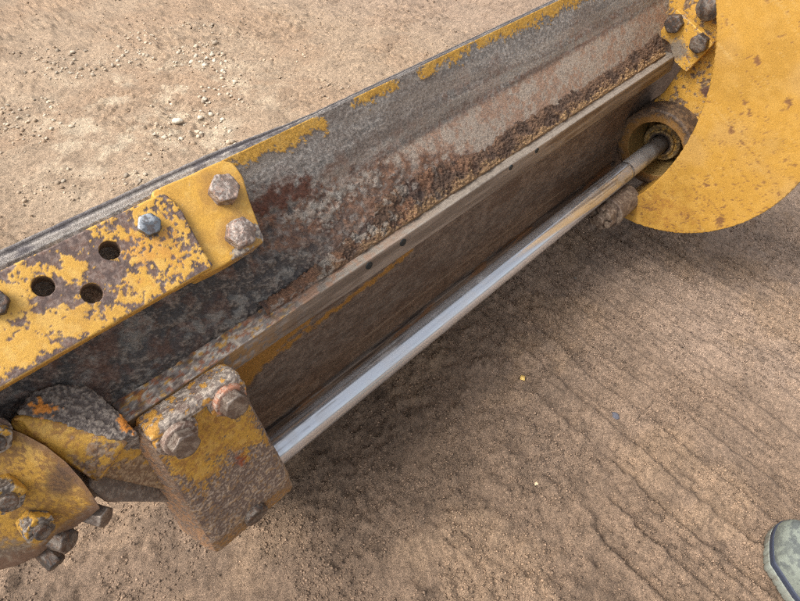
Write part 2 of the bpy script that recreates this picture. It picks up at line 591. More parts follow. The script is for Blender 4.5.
stone('pebble', 537, 483, 0.007, srgb(210, 186, 150), 'tiny cream pebble on the bare patch of soil', 'stone')
stone('pebble', 178, 122, 0.026, srgb(196, 186, 168), 'largest pale stone among the chips beyond the blade', 'stone')

# ------------------------------------------------------------------ the blade (moldboard)
TOP = np.array([0.5566, CAMH - 0.3854])
_s = np.linspace(0, 0.72, 1441)
_a = np.radians(np.interp(_s, [0, .092, .104, .17, .205, .30, .34, .52, .66, .72], [71, 76, 63, 68, 98, 98, 92, 94, 142, 150]))
_y = TOP[0] + np.concatenate([[0], np.cumsum(-np.cos(_a[:-1]) * np.diff(_s))])
_z = TOP[1] + np.concatenate([[0], np.cumsum(-np.sin(_a[:-1]) * np.diff(_s))])
_th = np.degrees(np.arctan2(_y, CAMH - _z))
def arc(s, off=0.0):
    """back face of the curled plate, s metres below the top edge; off pushes out of the back face"""
    a = np.interp(s, _s, _a)
    return np.interp(s, _s, _y) - np.sin(a) * off, np.interp(s, _s, _z) + np.cos(a) * off
def s_at(theta):
    k = int(np.argmax(_th < theta))
    return float(_s[k])
S_C = s_at(41.0)                   # corner between plate and rail
YC, ZC = (float(v[0]) for v in arc(np.array([S_C])))
XL, XR = -0.40, 2.30
xs = np.concatenate([np.arange(XL, -0.12, 0.006), np.arange(-0.12, 1.62, 0.0021), np.arange(1.62, XR, 0.008)])
s_top = np.arange(0, 0.205, 0.0015)
s_low = np.concatenate([np.arange(0.205, 0.50, 0.0030), np.arange(0.50, 0.66, .005)])
TH = 0.020
# section: front edge -> over the top -> down the back
sec = []
for t in np.linspace(0, 1, 9)[:-1]:
    sec.append((0.0, -TH * (1 - t)))
ss = np.concatenate([s_top, s_low])
xx, s2 = np.meshgrid(xs, ss, indexing='ij')
X = xx.ravel(); S = s2.ravel()
y, z = arc(S)
P = np.stack([X, y, z], 1)
px, py = project(P)
th = np.degrees(np.arctan2(y, CAMH - z))
nv = len(P)
nA = fbm(P, 26, 5, 200); nB = fbm(P, 110, 5, 201, .6); nC = fbm(P, 380, 2, 202)
streak = fbm(P * [0.25, 1, 1], 60, 4, 203)
# scoured grey
c = mixc(np.tile(srgb(134, 130, 125), (nv, 1)), srgb(184, 178, 170), sstep(.3, .7, nC * .55 + nB * .45))
c = mixc(c, srgb(92, 84, 78), sstep(.56, .74, nB) * .5)
c = mixc(c, srgb(140, 96, 72), sstep(52.5, 48, th + (nA - .5) * 5) * sstep(.35, .6, nB * .6 + streak * .4) * .5)
c = mixc(c, c * .70, sstep(.52, .70, fbm(P * [.06, 1, 1], 150, 4, 207)) * .7)
c = mixc(c, srgb(176, 168, 156), sstep(.55, .72, fbm(P * [.05, 1, 1], 90, 4, 208)) * .45)
c = mixc(c, srgb(112, 96, 84), sstep(.45, .65, fbm(P * [.3, 1, 1], 12, 4, 209)) * .45)
# pale dusty band under the fold line
lo = sstep(48.1, 47.6, th + (nB - .5) * .5) * sstep(290, 400, px)
dusty = mixc(np.tile(srgb(186, 172, 156), (nv, 1)), srgb(172, 136, 112), sstep(.42, .62, nA * .6 + nB * .4) * .8)
dusty = mixc(dusty, srgb(128, 116, 106), sstep(.55, .75, nC) * .6)
c = mixc(c, dusty, lo * .9)
# rusty scab zone, lower left to middle
zone = poly_sd(px, py, [(215, 260), (238, 204), (262, 196), (330, 182), (400, 160), (470, 160), (480, 170), (300, 290), (250, 320), (200, 330)])
zr = sstep(-8, 8, zone + (nA - .5) * 34 + (nB - .5) * 26)
rustc = rusty(P, 210)
c = mixc(c, rustc * .95, zr * .75)
dk = sstep(300, 235, px + (nA - .5) * 160) * sstep(49, 46, th + (nB - .5) * 4)
scab = mixc(np.tile(srgb(76, 70, 66), (nv, 1)), srgb(128, 118, 108), sstep(.5, .72, nC * .6 + nB * .4))
scab = mixc(scab, srgb(92, 66, 54), sstep(.54, .70, nA) * .5)
scab = mixc(scab, srgb(140, 136, 128), sstep(.62, .74, fbm(P, 60, 4, 214)) * .6)
scab = mixc(scab, srgb(58, 62, 66), sstep(.5, .35, nB) * .35)
c = mixc(c, scab, np.clip(dk + sstep(46, 43, th) * sstep(360, 300, px), 0, 1) * .95)
# dark red rust beside the bolted plate
rd = sstep(-5, 6, poly_sd(px, py, [(245, 200), (268, 190), (310, 176), (318, 186), (290, 205), (262, 216)]) + (nB - .5) * 22)
c = mixc(c, srgb(88, 52, 38) * (.7 + .6 * nC[:, None]), rd * .9)
# whitish lime streaks
wl = np.maximum(poly_sd(px, py, [(284, 216), (330, 192), (380, 170), (384, 176), (340, 200), (292, 226)]),
                poly_sd(px, py, [(316, 214), (336, 208), (334, 222), (322, 226)]))
wl = sstep(-3, 4, wl + (nB - .5) * 16 + (nC - .5) * 12)
c = mixc(c, srgb(156, 152, 142), wl * .5)
# orange scales on the black scab, left
os_ = sstep(0, 6, poly_sd(px, py, [(55, 330), (130, 300), (180, 300), (120, 390), (60, 390)]) * .2 - 6 + (fbm(P, 60, 4, 220) - .5) * 50)
c = mixc(c, srgb(110, 72, 52), os_ * .35)
# yellow paint left along the top edge
YP = [[(222, 150), (262, 131), (300, 116), (320, 121), (326, 126), (306, 132), (290, 148), (262, 152), (240, 160), (225, 156)],
      [(356, 90), (385, 78), (394, 84), (380, 92), (362, 102), (354, 100)],
      [(416, 54), (459, 34), (500, 16), (560, -14), (610, -14), (550, 14), (500, 37), (481, 44), (471, 41), (459, 57), (440, 63), (424, 72)],
      [(180, 176), (226, 150), (232, 158), (200, 172)]]
yp = np.full(nv, -1e3)
for q in YP:
    yp = np.maximum(yp, poly_sd(px, py, q))
ym = sstep(-1.0, 1.0, yp + (nB - .5) * 13 + (nC - .5) * 8 + 2.4)
c = mixc(c, yellow(P, 230), ym)
# brown rubbed face below the rail
low = sstep(39.2, 38.9, th)
bf = mixc(np.tile(srgb(102, 86, 74), (nv, 1)), srgb(126, 109, 95), sstep(.3, .7, fbm(P * [.6, 1, 1], 120, 5, 240, .65)))
bf = mixc(bf, srgb(98, 78, 64), sstep(.4, .7, fbm(P * [.5, 1, 1], 22, 5, 241)) * .7)
bf = bf * (.82 + .36 * fbm(P, 260, 3, 243))[:, None]
bf = mixc(bf, srgb(150, 138, 124), sstep(.62, .8, fbm(P * [.05, 1, 1], 300, 3, 242)) * .25)
ys = poly_sd(px, py, [(225, 395), (236, 360), (300, 318), (330, 300), (330, 302), (268, 358), (412, 248), (410, 254), (330, 314), (262, 366), (250, 384)])
bf = mixc(bf, srgb(168, 120, 44), sstep(-1, 1, ys + (nB - .5) * 5) * .85)
bf = mixc(bf, srgb(150, 136, 120), sstep(.08, .02, np.abs(th - 32.3 - .25 * np.sin(X * 3))) * sstep(.4, .6, fbm(P * [.2, 1, 1], 30, 3, 245)) * .8)
bf = mixc(bf, srgb(60, 48, 42), sstep(.16, .05, np.abs(th - 33.6)) * sstep(.5, .65, fbm(P * [.1, 1, 1], 40, 3, 246)) * .5)
c = mixc(c, bf, low)
rough = 0.62 + .25 * zr - .1 * low
sf = surf(nv, np.clip(rough, .35, .95), 0.25 * (1 - zr) * (1 - ym), 1.0)
sf[:, 2] = np.where(low > .5, .35, .9)
push = (nC - .5) * 0.0007 + zr * (nB - .5) * 0.004 + dk * ((nB - .5) * 0.004 + (fbm(P, 35, 4, 250) - .5) * .004) + ym * 0.0005
push = push * (1 - low) + low * (nB - .5) * .0003
push += (fbm(P, 3, 2, 251) - .5) * 0.003
push += wl * .0012
yy, zz = arc(S, push)
# slight fold of the upper strip
cutx = np.interp(S, [0, .212, .225, .25, 1], [XL, XL, -.02, .075, .075])
Xc = np.maximum(X, cutx)
body = np.stack([Xc, yy, zz], 1).reshape(len(xs), len(ss), 3)
bc = c.reshape(len(xs), len(ss), 3); bsf = sf.reshape(len(xs), len(ss), 3)
edge_n = 12
ec = np.zeros((len(xs), edge_n, 3)); eP = np.zeros((len(xs), edge_n, 3)); es = np.zeros((len(xs), edge_n, 3))
for i in range(edge_n):
    t = i / edge_n                                   # 0 front lower .. 1 back
    if i < 3:
        s0, off = 0.10 * (3 - i) / 3, -TH
    else:
        s0, off = 0.0, -TH * (1 - (i - 3) / (edge_n - 3))
    y0, z0 = arc(np.full(len(xs), s0), np.full(len(xs), off))
    if i >= 3:
        w = 1 - (i - 3) / (edge_n - 3)
        k1 = 1 - .55 * sstep(.25, .42, xs)
        y0 = TOP[0] + .0120 * w * k1; z0 = TOP[1] + .0085 * w * k1 - .0035 * np.sin(w * math.pi) * (w > .5)
    q = np.stack([xs, y0, z0], 1)
    rn = -0.0018 * (1 if i in (3, edge_n - 1) else 0)
    q[:, 2] += rn + (fbm(q, 120, 3, 260) - .5) * .0010
    eP[:, i] = q
    k2 = fbm(q * [.5, 1, 1], 90, 4, 261)
    cc = mixc(np.tile(srgb(104, 98, 98), (len(xs), 1)), srgb(160, 152, 143), sstep(.3, .6, k2) * (0.9 if i >= 6 else .45))
    cc = mixc(cc, srgb(58, 52, 52), np.full(len(xs), .85 if i == 5 else 0.0))
    cc = mixc(cc, srgb(120, 114, 110), sstep(.3, .5, xs) * .6)
    cc = mixc(cc, YEL, sstep(.5, .6, fbm(q, 14, 3, 262)) * 0.0)
    ec[:, i] = cc
    es[:, i] = (.7, .05, .9)
allP = np.concatenate([eP, body], 1); allC = np.concatenate([ec, bc], 1); allS = np.concatenate([es, bsf], 1)
nvv = allP.shape[1]
me = grid_mesh('curved_plate', allP.reshape(-1, 3), len(xs), nvv)
put_attr(me, allC.reshape(-1, 3), allS.reshape(-1, 3))
blade = thing('grader_blade', 'long curled steel grader blade with scoured rusty back and slide rail', 'grader blade', (0.6, 0.55, 0.15))
plate_o = finish('curved_plate', me, M_BLADE)
adopt(plate_o, blade)

# front skin closing the plate (seen only from other sides)
s3 = np.linspace(0.10, 0.615, 40)
xx, s4 = np.meshgrid(np.linspace(XL, XR, 300), s3, indexing='ij')
y0, z0 = arc(s4.ravel(), -TH)
P = np.stack([np.maximum(xx.ravel(), np.interp(s4.ravel(), [0, .212, .225, .25, 1], [XL, XL, -.02, .075, .075])), y0, z0], 1)
me = grid_mesh('front_skin', P, 300, 40)
put_attr(me, bare(P, 270), surf(len(P), .5, .5, .5))
adopt(finish('front_face', me, M_BLADE), blade)

def extrude_x(name, prof, x0, x1, dx, paint, mat, parent, caps=True):
    """closed (y,z) section run along x"""
    prof = np.array(prof)
    xs_ = np.linspace(x0, x1, max(2, int((x1 - x0) / dx)))
    nP = len(prof)
    P = np.zeros((len(xs_), nP, 3)); P[:, :, 0] = xs_[:, None]; P[:, :, 1:] = prof[None]
    ctr = prof.mean(0)
    if caps:
        for k_, f_ in ((0.0, 0), (0.0, -1)):
            pass
        A = P[:1].copy(); A[:, :, 1:] = ctr; B = P[-1:].copy(); B[:, :, 1:] = ctr
        P = np.concatenate([A, P, B], 0)
    n0 = P.shape[0]
    W = P.reshape(-1, 3)
    me = grid_mesh(name, W, n0, nP, close_v=True)
    N = normals(me)
    if np.sum((W[:, 1:] - ctr) * N[:, 1:]) < 0:
        N = -N
    c, s, push = paint(W, N)
    W2 = W + N * np.asarray(push)[:, None]
    me.vertices.foreach_set('co', W2.astype(np.float32).ravel())
    me.update()
    # outward normals
    bm = bmesh.new(); bm.from_mesh(me); bmesh.ops.recalc_face_normals(bm, faces=bm.faces[:]); bm.to_mesh(me); bm.free()
    put_attr(me, c, s)
    smooth(me)
    o = finish(name, me, mat)
    if parent is not None:
        adopt(o, parent)
    return o
def dens(poly, step, rad=0.0, seg=4):
    if rad:
        poly = round_poly(poly, rad, seg)
    out = []
    for i in range(len(poly)):
        a, b = np.array(poly[i]), np.array(poly[(i + 1) % len(poly)])
        n = max(1, int(np.linalg.norm(b - a) / step))
        for k in range(n):
            out.append(a + (b - a) * k / n)
    return out

# slide rail, a square bar welded along the back
RTZ = ZC + .002
RY0 = math.tan(math.radians(39.1)) * (CAMH - RTZ)
RLZ = CAMH - RY0 / math.tan(math.radians(37.3))
rail_prof = dens([(RY0, RTZ), (YC + .012, RTZ - .002), (YC + .012, RLZ), (RY0 + .0005, RLZ)], 0.0017, 0.0026)
def rail_paint(W, N):
    n = len(W)
    px, py = project(W)
    a = fbm(W * [.06, 1, 1], 120, 4, 300); b = fbm(W, 90, 4, 301); d = fbm(W, 300, 3, 302)
    top = (W[:, 2] > RTZ - .0022) * 1.0
    c = mixc(np.tile(srgb(118, 107, 97), (n, 1)), srgb(150, 139, 128), sstep(.3, .7, a))
    c = mixc(c, srgb(86, 64, 48), sstep(.5, .75, fbm(W * [.12, 1, 1], 60, 4, 303)) * (1 - top) * .6)
    ct = mixc(np.tile(srgb(128, 117, 106), (n, 1)), srgb(164, 153, 140), sstep(.35, .65, a * .6 + d * .4))
    ct = mixc(ct, srgb(176, 138, 112), sstep(.45, .62, b) * sstep(470, 300, px) * .8)
    c = mixc(c, ct, top)
    # left end: scabby paint remains
    le = sstep(330, 230, px + (b - .5) * 60)
    sc_ = mixc(np.tile(srgb(140, 130, 122), (n, 1)), srgb(206, 194, 176), sstep(.45, .65, d * .5 + b * .5))
    sc_ = mixc(sc_, srgb(206, 158, 76), sstep(.62, .72, fbm(W, 130, 4, 305)) * .9)
    sc_ = mixc(sc_, srgb(160, 90, 46), sstep(.64, .75, fbm(W, 150, 3, 306)) * .7)
    sc_ = mixc(sc_, srgb(86, 66, 58), sstep(.55, .7, fbm(W, 50, 3, 307)) * .7)
    c = mixc(c, sc_, le * top * .95)
    c = mixc(c, srgb(150, 108, 44), le * (1 - top) * sstep(.4, .5, b) * .7)
    rough = .46 + .3 * le
    return c, surf(n, rough, .45 * (1 - le), .5), (b - .5) * .0007 * (1 + 2.5 * le) + (d - .5) * .0004 * le
rail = extrude_x('slide_rail', rail_prof, 0.036, 1.322, 0.003, rail_paint, M_RAIL, blade)

# set screws in the rail's outer face, flat; recess shade put into the dark colour
def disc_obj(name, pos, nrm, r, h, paintc, parent, recess=0.0, rough=.5, metal=.3):
    rr = [0.0, r * .45, r * .9, r, r]
    hh = [h - recess, h - recess, h, h * .8, -0.004]
    seg = 20
    P = []
    for R_, H_ in zip(rr, hh):
        for k in range(seg):
            t = k * 2 * math.pi / seg
            P.append((R_ * math.cos(t), R_ * math.sin(t), H_))
    P = np.array(P)
    me = grid_mesh(name, P, len(rr), seg, close_v=True)
    bm = bmesh.new(); bm.from_mesh(me); bmesh.ops.recalc_face_normals(bm, faces=bm.faces[:]); bm.to_mesh(me); bm.free()
    put_attr(me, paintc * (.8 + .4 * fbm(P, 300, 2, 3))[:, None], surf(len(P), rough, metal, .3))
    o = finish(name, me, M_BOLT)
    o.matrix_basis = frame(pos, (1, 0, 0), nrm)
    adopt(o, parent)
    return o
for q in ((369, 265), (403, 242), (511, 167), (537, 150)):
    p = at_plane(q[0], q[1], (0, RY0, 0), (0, 1, 0))
    disc_obj('set_screw', p + np.array([0, -.0002, -.001]), (0, -1, 0), 0.0062 if q[0] < 450 else .0048, 0.0009, srgb(34, 42, 44), rail, 0.0002)

# lower rail bar behind the rod
S_L = s_at(31.3)
yl, zl = arc(np.array([S_L, S_L + .06]), np.array([.008, .008]))
lr = dens([(yl[0], zl[0]), (yl[0] + .018, zl[0]), (yl[1] + .018, zl[1]), (yl[1], zl[1])], .002, .002)
def low_paint(W, N):
    n = len(W); a = fbm(W * [.1, 1, 1], 90, 4, 310)
    c = mixc(np.tile(srgb(70, 60, 54), (n, 1)), srgb(120, 108, 98), sstep(.4, .7, a))
    c = mixc(c, srgb(120, 84, 52), sstep(.6, .75, fbm(W * [.2, 1, 1], 60, 3, 311)) * .7)
    return c, surf(n, .55, .3, .5), (a - .5) * .0005
extrude_x('lower_rail', lr, 0.08, 1.30, .003, low_paint, M_RAIL, blade)
# cutting edge along the bottom
y1, z1 = arc(np.array([0.60])); y3, z3 = arc(np.array([0.70]))
ce = dens([(y1[0] - .002, z1[0] - .016), (y1[0] + .004, z1[0] - .002), (y3[0], z3[0]), (y3[0] - .006, z3[0] - .018)], .004, .002)
extrude_x('cutting_edge', ce, .078, XR, .01, low_paint, M_RAIL, blade)

# packed dirt in the corner over the rail
DB = [(300, 268), (330, 244), (360, 222), (380, 200), (400, 178), (440, 164), (486, 147), (497, 133), (550, 103), (617, 65), (659, 30), (676, 20)]
ux = np.arange(0.24, 1.30, 0.0016)
bx, bs_ = [], []
stab = np.linspace(0.02, S_C, 400)
ty, tz = arc(stab)
tth = np.degrees(np.arctan2(ty, CAMH - tz))
for q in DB:
    d = ray(*q)
    t_ = math.degrees(math.atan2(d[1], -d[2]))
    s_ = float(np.interp(-t_, -tth, stab))
    yq, zq = arc(np.array([s_]))
    r_ = math.hypot(yq[0], CAMH - zq[0])
    bx.append(d[0] / math.hypot(d[1], d[2]) * r_); bs_.append(s_)
sb = np.interp(ux, bx, bs_)
q = np.stack([ux, ux * 0, ux * 0], 1)
sb = sb + (fbm(q, 30, 3, 320) - .5) * .012 + (fbm(q, 120, 3, 321) - .5) * .008
sb = np.clip(sb, 0.06, S_C - .012)
tap = sstep(.46, .26, ux)
sb = sb * (1 - tap) + (S_C - .002) * tap
nt_ = 52
T = np.linspace(0, 1, nt_)
P = np.zeros((len(ux), nt_, 3))
for j, t in enumerate(T):
    y0, z0 = arc(sb, np.full(len(sb), -0.003))
    y1, z1 = np.full(len(sb), RY0 + .017), np.full(len(sb), RTZ - 0.001)
    mid_y, mid_z = arc(np.full(len(sb), S_C - .014), np.full(len(sb), 0.008))
    a_, b_, c_ = (1 - t) ** 2, 2 * t * (1 - t), t * t
    P[:, j, 0] = ux
    P[:, j, 1] = a_ * y0 + b_ * mid_y + c_ * y1
    P[:, j, 2] = a_ * z0 + b_ * mid_z + c_ * z1
W = P.reshape(-1, 3)
tt = np.tile(T, len(ux))
me = grid_mesh('dirt_crust', W, len(ux), nt_)
N = normals(me)
if N[:, 2].mean() < 0:
    N = -N
n1 = fbm(W, 60, 4, 322); n2 = fbm(W, 250, 3, 323); n3 = fbm(W, 500, 2, 324)
env = sstep(0, .10, tt) * sstep(1.0, .9, tt)
push = env * (0.0035 + (n1 - .5) * .006 + (n2 - .5) * .004 + (n3 - .5) * .002)
W2 = W + N * push[:, None]
me.vertices.foreach_set('co', W2.astype(np.float32).ravel()); me.update()
px, py = project(W)
n = len(W)
c = mixc(np.tile(srgb(80, 62, 50), (n, 1)), srgb(104, 80, 62), sstep(.35, .7, n1))
c = mixc(c, srgb(122, 88, 66), sstep(.5, .68, fbm(W, 35, 3, 325)) * sstep(520, 420, px) * .7)
c = mixc(c, srgb(66, 54, 50), sstep(.5, .68, fbm(W, 28, 3, 327)) * sstep(520, 400, px) * .8)
c = mixc(c, srgb(168, 164, 154), sstep(.62, .74, fbm(W, 75, 3, 328)) * sstep(470, 380, px) * .35)
tanm = sstep(.60, .85, tt + (n1 - .5) * .5 + (n2 - .5) * .4)
c = mixc(c, mixc(np.tile(srgb(178, 144, 100), (n, 1)), srgb(124, 96, 68), sstep(.45, .6, n3)), tanm * sstep(290, 430, px) * (.55 + .4 * sstep(480, 620, px)))
c = c * (.75 + .5 * n3)[:, None]
put_attr(me, c, surf(n, .95, 0, .9))
adopt(finish('packed_dirt', me, M_BLADE), blade)

# ------------------------------------------------------------------ bolts
def head_mesh(name, af, h, style, seed, chamfer=0.97, dome=0.0, hexed=True, socket=0.0):
    seg = 96
    prof = [(-0.004, 1.0)] + [(h * t, 1.0) for t in (0, .15, .3, .45, .6, .7, .78, .85, .9, .95)]
    rings = []
    ph = np.arange(seg) * 2 * math.pi / seg
    rh = (af / 2) / np.cos(((ph + math.pi / 6) % (math.pi / 3)) - math.pi / 6) if hexed else np.full(seg, af / 2)
    # round the six corners a little
    rh = np.minimum(rh, af / 2 * 1.125)
    for zz_, _ in prof:
        lim = af / 2 * chamfer + max(0.0, (h - zz_)) * 1.6
        r = np.minimum(rh, lim)
        rings.append(np.stack([r * np.cos(ph), r * np.sin(ph), np.full(seg, zz_)], 1))
    r_top = np.minimum(rh, af / 2 * chamfer) * .97
    for f_ in (1, .93, .85, .75, .6, .45, .3, .15, 0.02):
        zt = h + dome * (1 - f_ * f_)
        if socket and f_ < socket:
            zt -= h * .3
        rings.append(np.stack([r_top * f_ * np.cos(ph), r_top * f_ * np.sin(ph), np.full(seg, zt)], 1))
    P = np.concatenate(rings)
    me = grid_mesh(name, P, len(rings), seg, close_v=True)
    bm = bmesh.new(); bm.from_mesh(me); bmesh.ops.recalc_face_normals(bm, faces=bm.faces[:]); bm.to_mesh(me); bm.free()
    N = normals(me)
    Q = P + seed * 1.7
    n1 = fbm(Q, 90, 4, seed); n2 = fbm(Q, 320, 3, seed + 1); n3 = fbm(Q, 600, 2, seed + 2)
    n = len(P)
    if style == 'rust':
        c = mixc(np.tile(srgb(122, 106, 96), (n, 1)), srgb(198, 190, 180), sstep(.34, .66, n1 * .5 + n2 * .5))
        c = mixc(c, srgb(92, 68, 58), sstep(.54, .70, n1) * .75)
        c = mixc(c, srgb(146, 96, 66), sstep(.58, .72, n2) * .5)
        sf_ = surf(n, .55, .35, .8); pu = (n2 - .5) * .0010 + (n1 - .5) * .0010
    elif style == 'zinc':
        c = mixc(np.tile(srgb(112, 116, 120), (n, 1)), srgb(190, 194, 196), sstep(.4, .6, n1))
        c = mixc(c, srgb(90, 70, 56), sstep(.58, .72, n2) * .6)
        sf_ = surf(n, .38, .75, .3); pu = (n1 - .5) * .0006
    elif style == 'dark':
        c = mixc(np.tile(srgb(78, 72, 68), (n, 1)), srgb(124, 114, 104), sstep(.4, .65, n1))
        c = mixc(c, srgb(100, 74, 56), sstep(.55, .7, n2) * .7)
        sf_ = surf(n, .5, .45, .6); pu = (n2 - .5) * .0008
    elif style == 'chip':        # yellow paint half gone
        c = mixc(np.tile(srgb(96, 86, 78), (n, 1)), srgb(160, 150, 138), sstep(.4, .65, n2))
        c = mixc(c, yellow(Q, seed), sstep(.5, .56, n1))
        sf_ = surf(n, .55, .25, .6); pu = (n2 - .5) * .0008 + sstep(.5, .56, n1) * .0003
    else:                        # worn rusty brown-grey
        c = mixc(np.tile(srgb(118, 104, 94), (n, 1)), srgb(150, 138, 126), sstep(.35, .7, n1))
        c = mixc(c, srgb(92, 74, 64), sstep(.58, .72, n2) * .5)
        sf_ = surf(n, .42, .6, .4); pu = (n2 - .5) * .0003
    me.vertices.foreach_set('co', (P + N * np.asarray(pu)[:, None]).astype(np.float32).ravel()); me.update()
    put_attr(me, c, sf_)
    return me
_bn = [0]
def bolt(name, pos, nrm, af, h, style, parent, rot=0.0, lift=0.0, hexed=True, dome=0.0, socket=0.0, chamfer=.97):
    _bn[0] += 1
    me = head_mesh(name, af, h, style, 400 + 17 * _bn[0], chamfer, dome, hexed, socket)
    o = finish(name, me, M_BOLT)
    M = frame(np.array(pos) + np.array(nrm) / np.linalg.norm(nrm) * lift, (1, 0, 0.01), nrm)
    o.matrix_basis = M @ Matrix.Rotation(rot, 4, 'Z')
    adopt(o, parent)
    return o

# ------------------------------------------------------------------ bolted yellow plates at the top left
eA_up = np.array([0, .75, .661]); eA_up /= np.linalg.norm(eA_up)
nA_ = np.array([0, -.661, .75]); nA_ /= np.linalg.norm(nA_)
OA = np.array([0, .5370, CAMH - .3771])
MA = frame(OA, (1, 0, 0), nA_)
def toA(px, py, off=0.0):
    p = at_plane(px, py, OA + nA_ * off, nA_)
    d = p - OA
    return d[0], float(d @ eA_up)
holes = [(110, 250), (43, 286), (92, 293)]
aR0, aR1 = toA(163, 190), toA(216, 266)
ol = [(-.30, .001), (aR0[0], .001), (aR0[0] + .006, -.02), (aR1[0] - .002, aR1[1] + .014), (aR1[0], aR1[1]), (-.30, toA(0, 388)[1])]
ol = round_poly(ol, [.002, .006, .01, .01, .008, .002])
bmA = bm_prism(ol, -.028, 0.0, 0.0022)
cuts = []
for q in holes:
    h_ = toA(*q)
    cuts.append(bm_cyl(h_[0], h_[1], .0096, -.06, .03))
def paintA(W, P, N, cv):
    n = len(W)
    px, py = project(W)
    n1 = fbm(P, 42, 5, 500); n2 = fbm(P, 190, 4, 501); n3 = fbm(P, 340, 3, 502)
    face = sstep(.5, .9, N @ nA_)
    # where the paint is gone
    dg_ = fbm(np.stack([P[:, 0] + P[:, 1], (P[:, 1] - P[:, 0]) * .35, P[:, 2]], 1), 60, 4, 509)
    w = (n1 - .5) * 1.1 + (n2 - .5) * .95 + (n3 - .5) * .7 + (dg_ - .5) * .8 - .23
    w += sstep(-.022, -.001, P[:, 1]) * .62 + sstep(-.078, -.0935, P[:, 1]) * .75
    w += sstep(.012, .0, P[:, 0] * 0 + np.abs(P[:, 1] + .052 - .012 * np.sin(P[:, 0] * 30)) - .002) * .30
    for q in holes:
        h_ = toA(*q)
        w += sstep(.032, .010, np.hypot(P[:, 0] - h_[0], P[:, 1] - h_[1])) * .62
    left = poly_sd(px, py, [(-40, 270), (28, 262), (40, 300), (46, 345), (10, 372), (-40, 380)])
    w -= sstep(-8, 14, left) * .30
    right = sstep(.10, .15, P[:, 0])
    w = w * (1 - .55 * right) - .06 * right
    # pitted speckles near the right end
    w += right * sstep(.60, .70, fbm(P, 260, 3, 505)) * .7
    w += sstep(aR1[0] - .010, aR1[0] - .002, P[:, 0] + (n2 - .5) * .01) * .25
    w += sstep(1.0, 2.2, cv) * .35
    gone = sstep(.09, .20, w)
    prim = mixc(np.tile(srgb(90, 74, 68), (n, 1)), srgb(128, 110, 100), sstep(.4, .65, n2))
    prim = mixc(prim, srgb(96, 70, 58), sstep(.55, .7, n3 * .5 + n2 * .5) * .7)
    rs = sstep(-6, 10, poly_sd(px, py, [(125, 232), (165, 228), (180, 255), (140, 275), (110, 262)]) + (n2 - .5) * 50)
    yl_ = yellow(P, 507)
    yl_ = mixc(yl_, srgb(186, 122, 56), rs * .4)
    c = mixc(yl_, prim, gone)
    side = 1 - face
    sd_ = mixc(yellow(P, 508) * .95, srgb(150, 110, 60), sstep(.55, .7, n2) * .5)
    under = sstep(-.3, -.6, N @ eA_up)
    c = mixc(c, sd_, under * sstep(1.2, .4, cv) )
    inside = np.zeros(n)
    for q in holes:
        h_ = toA(*q)
        inside = np.maximum(inside, (np.hypot(P[:, 0] - h_[0], P[:, 1] - h_[1]) < .0128) * (P[:, 2] < -.0012))
    c = mixc(c, srgb(120, 98, 82), inside * .9)
    return c, surf(n, .5 + .2 * gone, .15 * gone, .5), -gone * .0005 + (n3 - .5) * .0003 * gone - sstep(1.2, 2.5, cv) * (n2) * .0012
plA = solid('mounting_plate', bmA, MA, .0013, paintA, M_STEEL, blade, cuts)
plA['label'] = 'chipped yellow plate with three bolt holes'
nb = lambda q, O, n: at_plane(q[0], q[1], O, n)
bolt('bolt', nb((149, 226), OA, nA_), nA_, .0215, .008, 'zinc', plA, .4)
bolt('bolt', nb((-6, 304), OA, nA_), nA_, .0230, .010, 'dark', plA, .2)

eB_up = np.array([0, .743, .669]); nB_ = np.array([0, -.669, .743])
OB = np.array([0, .5490, CAMH - .3775])
MB = frame(OB, (1, 0, 0), nB_)
def toB(px, py):
    d = at_plane(px, py, OB, nB_) - OB
    return d[0], float(d @ eB_up)
ol = [toB(*q) for q in [(150, 192), (222, 160), (233, 162), (243, 176), (249, 198), (258, 222), (266, 241), (223, 266), (200, 277)]]
bmB = bm_prism(round_poly(ol, .006), -.050, 0.0, .0018)
def paintB(W, P, N, cv):
    n = len(W); px, py = project(W)
    n1 = fbm(P, 40, 4, 520); n2 = fbm(P, 120, 4, 521); n3 = fbm(P, 340, 3, 522)
    w = (n2 - .5) * .5 + (n3 - .5) * .4 - .25 + sstep(.6, 2.0, cv) * .45
    w += sstep(-10, 4, poly_sd(px, py, [(262, 226), (275, 245), (240, 268), (236, 256), (258, 242)]) + (n2 - .5) * 16) * .5
    gone = sstep(.06, .14, w)
    c = yellow(P, 523)
    c = mixc(c, srgb(186, 140, 60), sstep(.5, .7, n1) * .5)
    for q in ((222, 192), (240, 235)):
        h_ = toB(*q)
        r_ = np.hypot(P[:, 0] - h_[0], P[:, 1] - h_[1])
        c = mixc(c, srgb(150, 112, 60), sstep(.030, .018, r_ + (n2 - .5) * .012) * .6)
    c = mixc(c, mixc(np.tile(srgb(120, 110, 104), (n, 1)), srgb(176, 164, 148), sstep(.4, .6, n3)), gone)
    return c, surf(n, .48 + .15 * gone, .2 * gone, .4), -gone * .0005 + (n1 - .5) * .0006
plB = solid('stop_plate', bmB, MB, .0012, paintB, M_STEEL, blade)
plB['label'] = 'clean yellow plate with two rusted bolts'
bolt('bolt', nb((223, 191), OB + nB_ * .004, nB_), nB_, .0300, .014, 'rust', plB, .15)
bolt('bolt', nb((240, 234), OB + nB_ * .004, nB_), nB_, .0305, .012, 'rust', plB, .35, dome=.0035, chamfer=.90)

